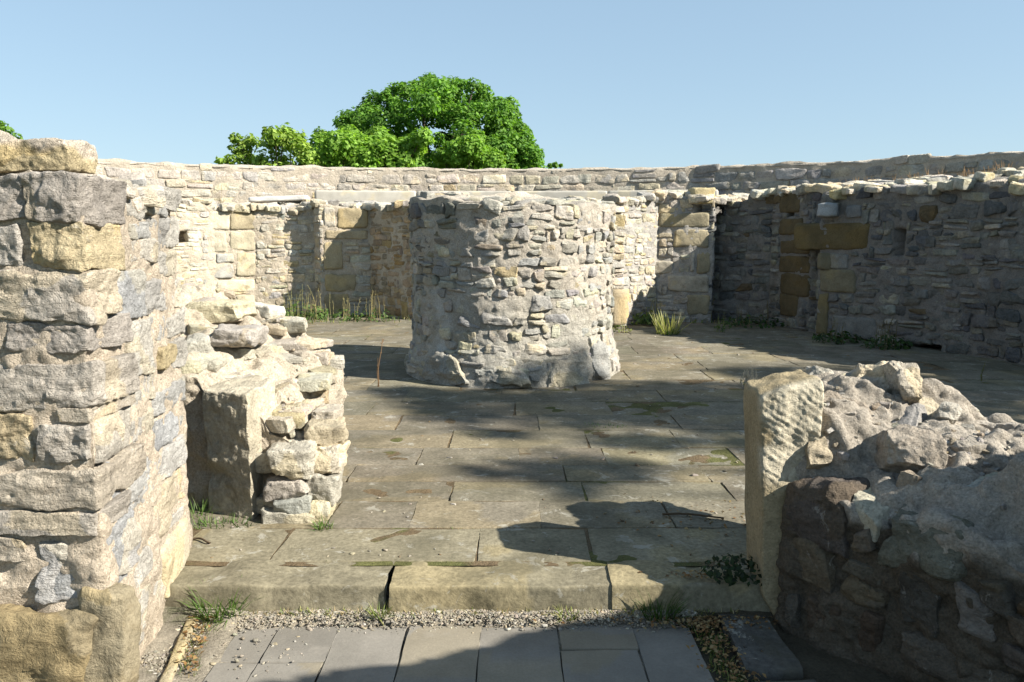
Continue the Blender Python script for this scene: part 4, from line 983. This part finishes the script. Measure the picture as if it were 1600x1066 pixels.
# moss / grass in the floor joints
jb = []
for i in range(1, 13):
    y = edges[i]
    for k in range(34):
        x = rng.uniform(-1.4, 4.5)
        if vn(np.array([[x*1.1, y*2.0, 3.0]]), 97)[0] < 0.18: continue
        jb.append(blades(rng.integers(8, 22), (x, y, FLOOR - 0.012), 0.055, (0.008, 0.026), 0.003, YEL + GRN + DRY, 0.8, flat=0.75))
for i in range(1, 9):
    for x in splits.get(i, []):
        for k in range(5):
            if rng.random() < 0.6: jb.append(blades(14, (x, rng.uniform(edges[i], edges[i+1]), FLOOR - 0.012), 0.02, (0.008, 0.025), 0.003, DRY + YEL, 0.8))
for k in range(60):    # along walls and step foot
    x = rng.uniform(-4.4, 5.0); y = 14.6 - 0.04*x*x*1.2 + rng.normal(0, 0.2)
    jb.append(blades(10, (x, y, FLOOR), 0.15, (0.05, 0.16), 0.008, YEL + GRN + DRY, 0.6))
for k in range(46):
    t = rng.random(); e = e0*(1-t) + e1*t
    jb.append(blades(16, (e[0] + rng.uniform(0.01, 0.09), e[1], 0.0), 0.03, (0.012, 0.05), 0.0025, GRN + YEL + DRY, 0.8))
for k in range(90):
    x = rng.uniform(-1.2, 1.0); jb.append(blades(7, (x, 3.20, 0.035), 0.02, (0.008, 0.035), 0.0022, YEL + DRY, 0.8))
for k in range(60):
    t = rng.random()*1.3; q0, q1 = on_z(1062, 950, 0), on_z(1130, 1066, 0); e = q0*(1-t)+q1*t
    jb.append(blades(14, (e[0] + abs(rng.normal(0, 0.05)), e[1], 0.0), 0.03, (0.012, 0.045), 0.0025, DKG + YEL, 0.8))
tag(obj("joint_grass", merge(*jb), M_GRASS), "moss and thin grass in the joints of the paving and along the wall feet", "ground cover", kind="stuff")
# leaf litter
nl = 900; xs_, ys_ = [], []
for k in range(nl):
    m = rng.random()
    if m < 0.45: t = rng.random()*1.3; e = on_z(1062, 945, 0)*(1-t) + on_z(1130, 1066, 0)*t; xs_.append(e[0] + rng.normal(0.05, 0.05)); ys_.append(e[1])
    elif m < 0.6: t = rng.random(); e = e0*(1-t)+e1*t; xs_.append(e[0] + rng.uniform(0.0, 0.1)); ys_.append(min(e[1], 3.17))
    elif m < 0.85: xs_.append(rng.normal(0.85, 0.22)); ys_.append(3.19 + rng.normal(0, 0.05))
    else: xs_.append(rng.normal(1.15, 0.25)); ys_.append(3.95 + rng.normal(0, 0.15))
xs_, ys_ = np.array(xs_), np.array(ys_); ys_ = np.where((ys_ > 3.18) & (ys_ < 3.27), 3.17 - (ys_ - 3.18), ys_); zs_ = np.where(ys_ > 3.2, FLOOR + 0.008, 0.03)
cl = np.array([(0.24,0.13,0.05),(0.30,0.19,0.08),(0.16,0.09,0.04),(0.34,0.25,0.12)])[rng.integers(0, 4, nl)]
tag(obj("leaf_litter", leaves(np.column_stack([xs_, ys_, zs_]), np.column_stack([rng.normal(0, 0.4, nl), rng.normal(0, 0.4, nl), np.ones(nl)]), 0.011, cl), M_DRY), "brown dead leaves along the path edges and the right end of the step", "leaf litter", kind="stuff")
# sticks
def stick(label, p0, p1, z, r):
    a, b = on_z(*p0, z), on_z(*p1, z); o = []
    pts = [a*(1-t) + b*t + np.array([0, 0.012*math.sin(5*t), 0.008 + 0.006*math.sin(3*t)]) for t in np.linspace(0, 1, 8)]
    d = tube(pts, r, r*0.7, (0.11, 0.075, 0.045), 6)
    o = obj("stick", d, M_DRY, loc=tuple((a+b)/2)); return tag(o, label, "stick")
stick("thin dark stick lying on the floor slabs left of the sandstone slab", (1035, 806), (1130, 811), FLOOR + 0.008, 0.007)
stick("short dark stick lying on the floor near the left wall and pier", (300, 845), (330, 850), FLOOR + 0.006, 0.006)

# ---- trees
def tree(name, label, ctr, lobes, nleaf, lsize, cols, ground, trunk_r, group=None, fill=0.35, seedtop=None):
    """lobes: list of (centre, radius) clumps; trunk and limbs reach into them"""
    o = thing(name, label, "tree", (ctr[0], ctr[1], ground), group)
    base = np.array([ctr[0], ctr[1], ground]); ht = ctr[2] - ground
    fork = base + np.array([0, 0, ht*0.55]); tb = [tube([base + (fork-base)*t + np.array([0.12*math.sin(4*t), 0, 0]) for t in np.linspace(0, 1, 7)], trunk_r, trunk_r*0.65, (0.13, 0.10, 0.075), 10)]
    for (c, r) in lobes[:: max(1, len(lobes)//26)]:
        c = np.array(c); mid = (fork + c)/2 + rng.normal(0, 0.25, 3); tb.append(tube([fork, (fork*0.5+mid*0.5), mid, c*0.6+mid*0.4, c], trunk_r*0.42, trunk_r*0.06, (0.12, 0.095, 0.07), 6))
    obj("trunk", merge(*tb), M_BARK, o)
    w = np.array([r**2 for _, r in lobes]); w /= w.sum(); k = rng.choice(len(lobes), nleaf, p=w)
    Cn = np.array([c for c, _ in lobes])[k]; Rr = np.array([r for _, r in lobes])[k]
    d = rng.normal(0, 1, (nleaf, 3)); d[:, 2] *= 0.9; d /= np.linalg.norm(d, axis=1, keepdims=True)
    rad = Rr * (1 - fill*rng.random(nleaf)**1.5) * (1 + 0.28*fbm(d*2.2 + k[:, None]*3.1, 101, 2)) 
    P = Cn + d*rad[:, None]*np.array([1, 1, 0.85])
    N = d*0.7 + np.array([0, 0, 0.6]) + rng.normal(0, 0.45, (nleaf, 3))
    cc = np.array(cols)[rng.integers(0, len(cols), nleaf)] * rng.uniform(0.75, 1.25, (nleaf, 1)) * (0.85 + 0.3*rng.random(len(lobes)))[k][:, None]
    obj("crown", leaves(P, N, lsize, cc, 0.62, 0.15), M_LEAF, o, smooth=False, alb=1.12)
    return o
TD = 40.0
def at(px, py, y): return on_y(px, py, y)
# outline of the big tree, in px of its crown
big = []
def inside(px, py):
    xs = [518, 524, 534, 572, 580, 612, 622, 660, 672, 742, 758, 764, 798, 806, 826, 832, 846, 852]; tp = [262, 196, 172, 166, 142, 136, 126, 122, 115, 120, 126, 146, 152, 184, 190, 222, 236, 262]
    return py > np.interp(px, xs, tp)
while len(big) < 270:
    px, py = rng.uniform(528, 848), rng.uniform(118, 330)
    r = rng.uniform(0.34, 0.78)
    if not inside(px, py - r*F/TD*0.85) or not inside(px - r*F/TD*0.7, py) or not inside(px + r*F/TD*0.7, py): continue
    wy = 4.2 * math.sqrt(max(0.05, 1 - ((px-690)/175)**2)) ; y = TD + rng.uniform(-1, 0.6)*wy*rng.choice([1, 0.9])
    big.append((at(px, py, y), r*y/TD))
for px in np.linspace(533, 844, 46):     # rim clumps keep the outline lively
    t = float(np.interp(px, [524, 534, 572, 580, 612, 622, 660, 672, 742, 758, 764, 798, 806, 826, 832, 846], [200, 178, 172, 148, 142, 132, 128, 121, 126, 132, 152, 158, 190, 196, 228, 242])); r = rng.uniform(0.22, 0.5)
    big.append((at(px, t + r*F/TD*rng.uniform(0.35, 1.05), TD + rng.uniform(-0.8, 0.8)), r))
tree("broadleaf_tree", "large dense round-headed green tree behind the outer wall", (at(690, 240, TD)[0], TD, 7.5), big, 74000, 0.105, [(0.085,0.180,0.026),(0.105,0.215,0.032),(0.060,0.140,0.020),(0.135,0.245,0.042)], -5.5, 0.42)
T2 = 31.0
def lobeset(spec, y, jitter=1.2): return [(at(px, py, y + rng.uniform(-jitter, jitter)), r) for (px, py, r) in spec]
l2 = lobeset([(376,232,.42),(392,222,.36),(368,216,.26),(385,248,.42),(430,212,.40),(445,208,.36),(455,222,.45),(425,225,.42),(470,232,.42),(345,252,.2),(362,250,.3),(410,250,.36),(440,252,.42),(468,215,.3),(420,205,.22),(480,250,.5),(475,268,.6),(400,275,.6),(440,285,.8)], T2)
tree("slender_tree", "loose small yellowish tree left of the large round tree, sky showing through it", (at(425, 250, T2)[0], T2, 5.2), l2, 4200, 0.105, [(0.19,0.27,0.05),(0.22,0.30,0.06),(0.14,0.22,0.04)], -5.0, 0.16, fill=0.6)
T3 = 33.0
l3 = lobeset([(505,232,.7),(530,226,.7),(560,236,.8),(590,225,.75),(495,246,.6),(520,250,.8),(575,250,.9),(610,240,.8),(545,212,.5),(590,212,.45),(625,252,.7),(500,212,.32),(640,232,.6),(660,215,.45),(540,280,1.0),(600,285,1.1)], T3)
tree("leafy_tree", "lower light green tree in front of the large tree's left side", (at(560, 250, T3)[0], T3, 5.0), l3, 16000, 0.105, [(0.15,0.26,0.04),(0.18,0.29,0.05),(0.115,0.21,0.03)], -5.0, 0.2, fill=0.5)
T4 = 33.5
l4 = lobeset([(715,240,.6),(735,228,.55),(755,246,.6),(700,252,.55),(690,244,.4),(770,252,.5),(745,214,.35),(728,256,.6),(735,285,.9)], T4)
tree("leafy_tree", "small light green tree in front of the large tree's middle", (at(735, 250, T4)[0], T4, 4.6), l4, 7500, 0.10, [(0.15,0.27,0.04),(0.18,0.29,0.05),(0.115,0.22,0.03)], -5.0, 0.16, fill=0.5)
l5 = lobeset([(868,258,.13),(860,259,.09),(876,259,.08),(868,280,.45)], 36)
tree("small_tree", "tip of a small tree just above the outer wall right of the large tree", (at(868, 265, 36)[0], 36, 4.2), l5, 900, 0.10, [(0.10,0.19,0.03),(0.12,0.22,0.035)], -5.0, 0.12)
l6 = lobeset([(6,204,.22),(-12,196,.3),(-40,190,.5),(26,214,.14),(-60,215,.8),(-20,235,.5)], 22)
tree("small_tree", "tip of a tree showing above the cap stone at the left edge", (at(-50, 240, 22)[0], 22, 3.4), l6, 2600, 0.07, [(0.09,0.18,0.03),(0.11,0.2,0.03)], -4.0, 0.14)
# the tree whose shade falls across the floor and the stump (right, outside the frame)
lx = np.array([math.cos(SUN_A), -math.sin(SUN_A), math.tan(SUN_EL)])
def above(gx, gy, k): return np.array([gx, gy, FLOOR]) + lx * k
sh = []
K = 15.0
for (gx, gy, r) in [(0.3,6.6,.55),(1.0,6.9,.7),(1.7,6.6,.8),(2.3,7.3,.9),(0.2,7.25,.45),(1.4,7.6,.6),(2.6,6.1,.7),(3.4,6.9,.8),(0.1,4.85,.28),(0.5,5.0,.32),(0.9,5.7,.3),(1.8,5.5,.4),(-0.5,6.5,.3),(-0.75,7.0,.3),(3.0,5.3,.5),(0.35,4.45,.2),(3.6,8.3,.8),(2.7,8.6,.45),(-0.15,5.9,.2),(-1.0,7.5,.3),(-0.4,7.3,.35),(0.5,8.0,.3),(0.0,7.8,.2),(4.6,7.6,.9)]:
    sh.append((above(gx, gy, K + rng.uniform(-1.5, 1.5)), r))
tb = above(2.2, 7.0, K)
tree("broadleaf_tree", "tree outside the right edge whose crown shades the floor", (tb[0] + 0.6, tb[1], tb[2]), sh, 9500, 0.085, [(0.085,0.17,0.025),(0.11,0.2,0.03)], -1.0, 0.25, fill=0.75)

# ================================================================== LIGHT
w = bpy.data.worlds.new("World"); SC.world = w; w.use_nodes = True
nt = w.node_tree; bg = nt.nodes["Background"]
sky = nt.nodes.new("ShaderNodeTexSky"); sky.sky_type = "NISHITA"; sky.sun_disc = False
sky.sun_elevation = SUN_EL
# direction to the sun in plan: (cos a, -sin a)
to = Vector((math.cos(SUN_A), -math.sin(SUN_A), 0))
sky.sun_rotation = math.atan2(to.x, to.y)
sky.altitude = 200; sky.air_density = 1.0; sky.dust_density = 0.4; sky.ozone_density = 1.5
gm = nt.nodes.new("ShaderNodeGamma"); gm.inputs["Gamma"].default_value = 0.40; nt.links.new(sky.outputs[0], gm.inputs["Color"])
mu = nt.nodes.new("ShaderNodeVectorMath"); mu.operation = "MULTIPLY"; mu.inputs[1].default_value = (0.885, 1.085, 1.22)
nt.links.new(gm.outputs[0], mu.inputs[0]); nt.links.new(mu.outputs[0], bg.inputs["Color"]); bg.inputs["Strength"].default_value = 0.135
sl_ = bpy.data.lights.new("sun", "SUN"); so = bpy.data.objects.new("sun", sl_); COL.objects.link(so)
sl_.energy = 5.0; sl_.angle = R(0.53); sl_.color = (1.0, 0.945, 0.84)
dirv = Vector((-math.cos(SUN_EL)*math.cos(SUN_A), math.cos(SUN_EL)*math.sin(SUN_A), -math.sin(SUN_EL)))
so.rotation_euler = dirv.to_track_quat("-Z", "Y").to_euler(); so.location = (20, -8, 18)
vs = SC.view_settings; vs.view_transform = "Standard"; vs.look = "None"; vs.gamma = 1.0; vs.exposure = 1.4; vs.use_curve_mapping = False
SC.render.film_transparent = False
SC.cycles.max_bounces = 6; SC.cycles.diffuse_bounces = 2
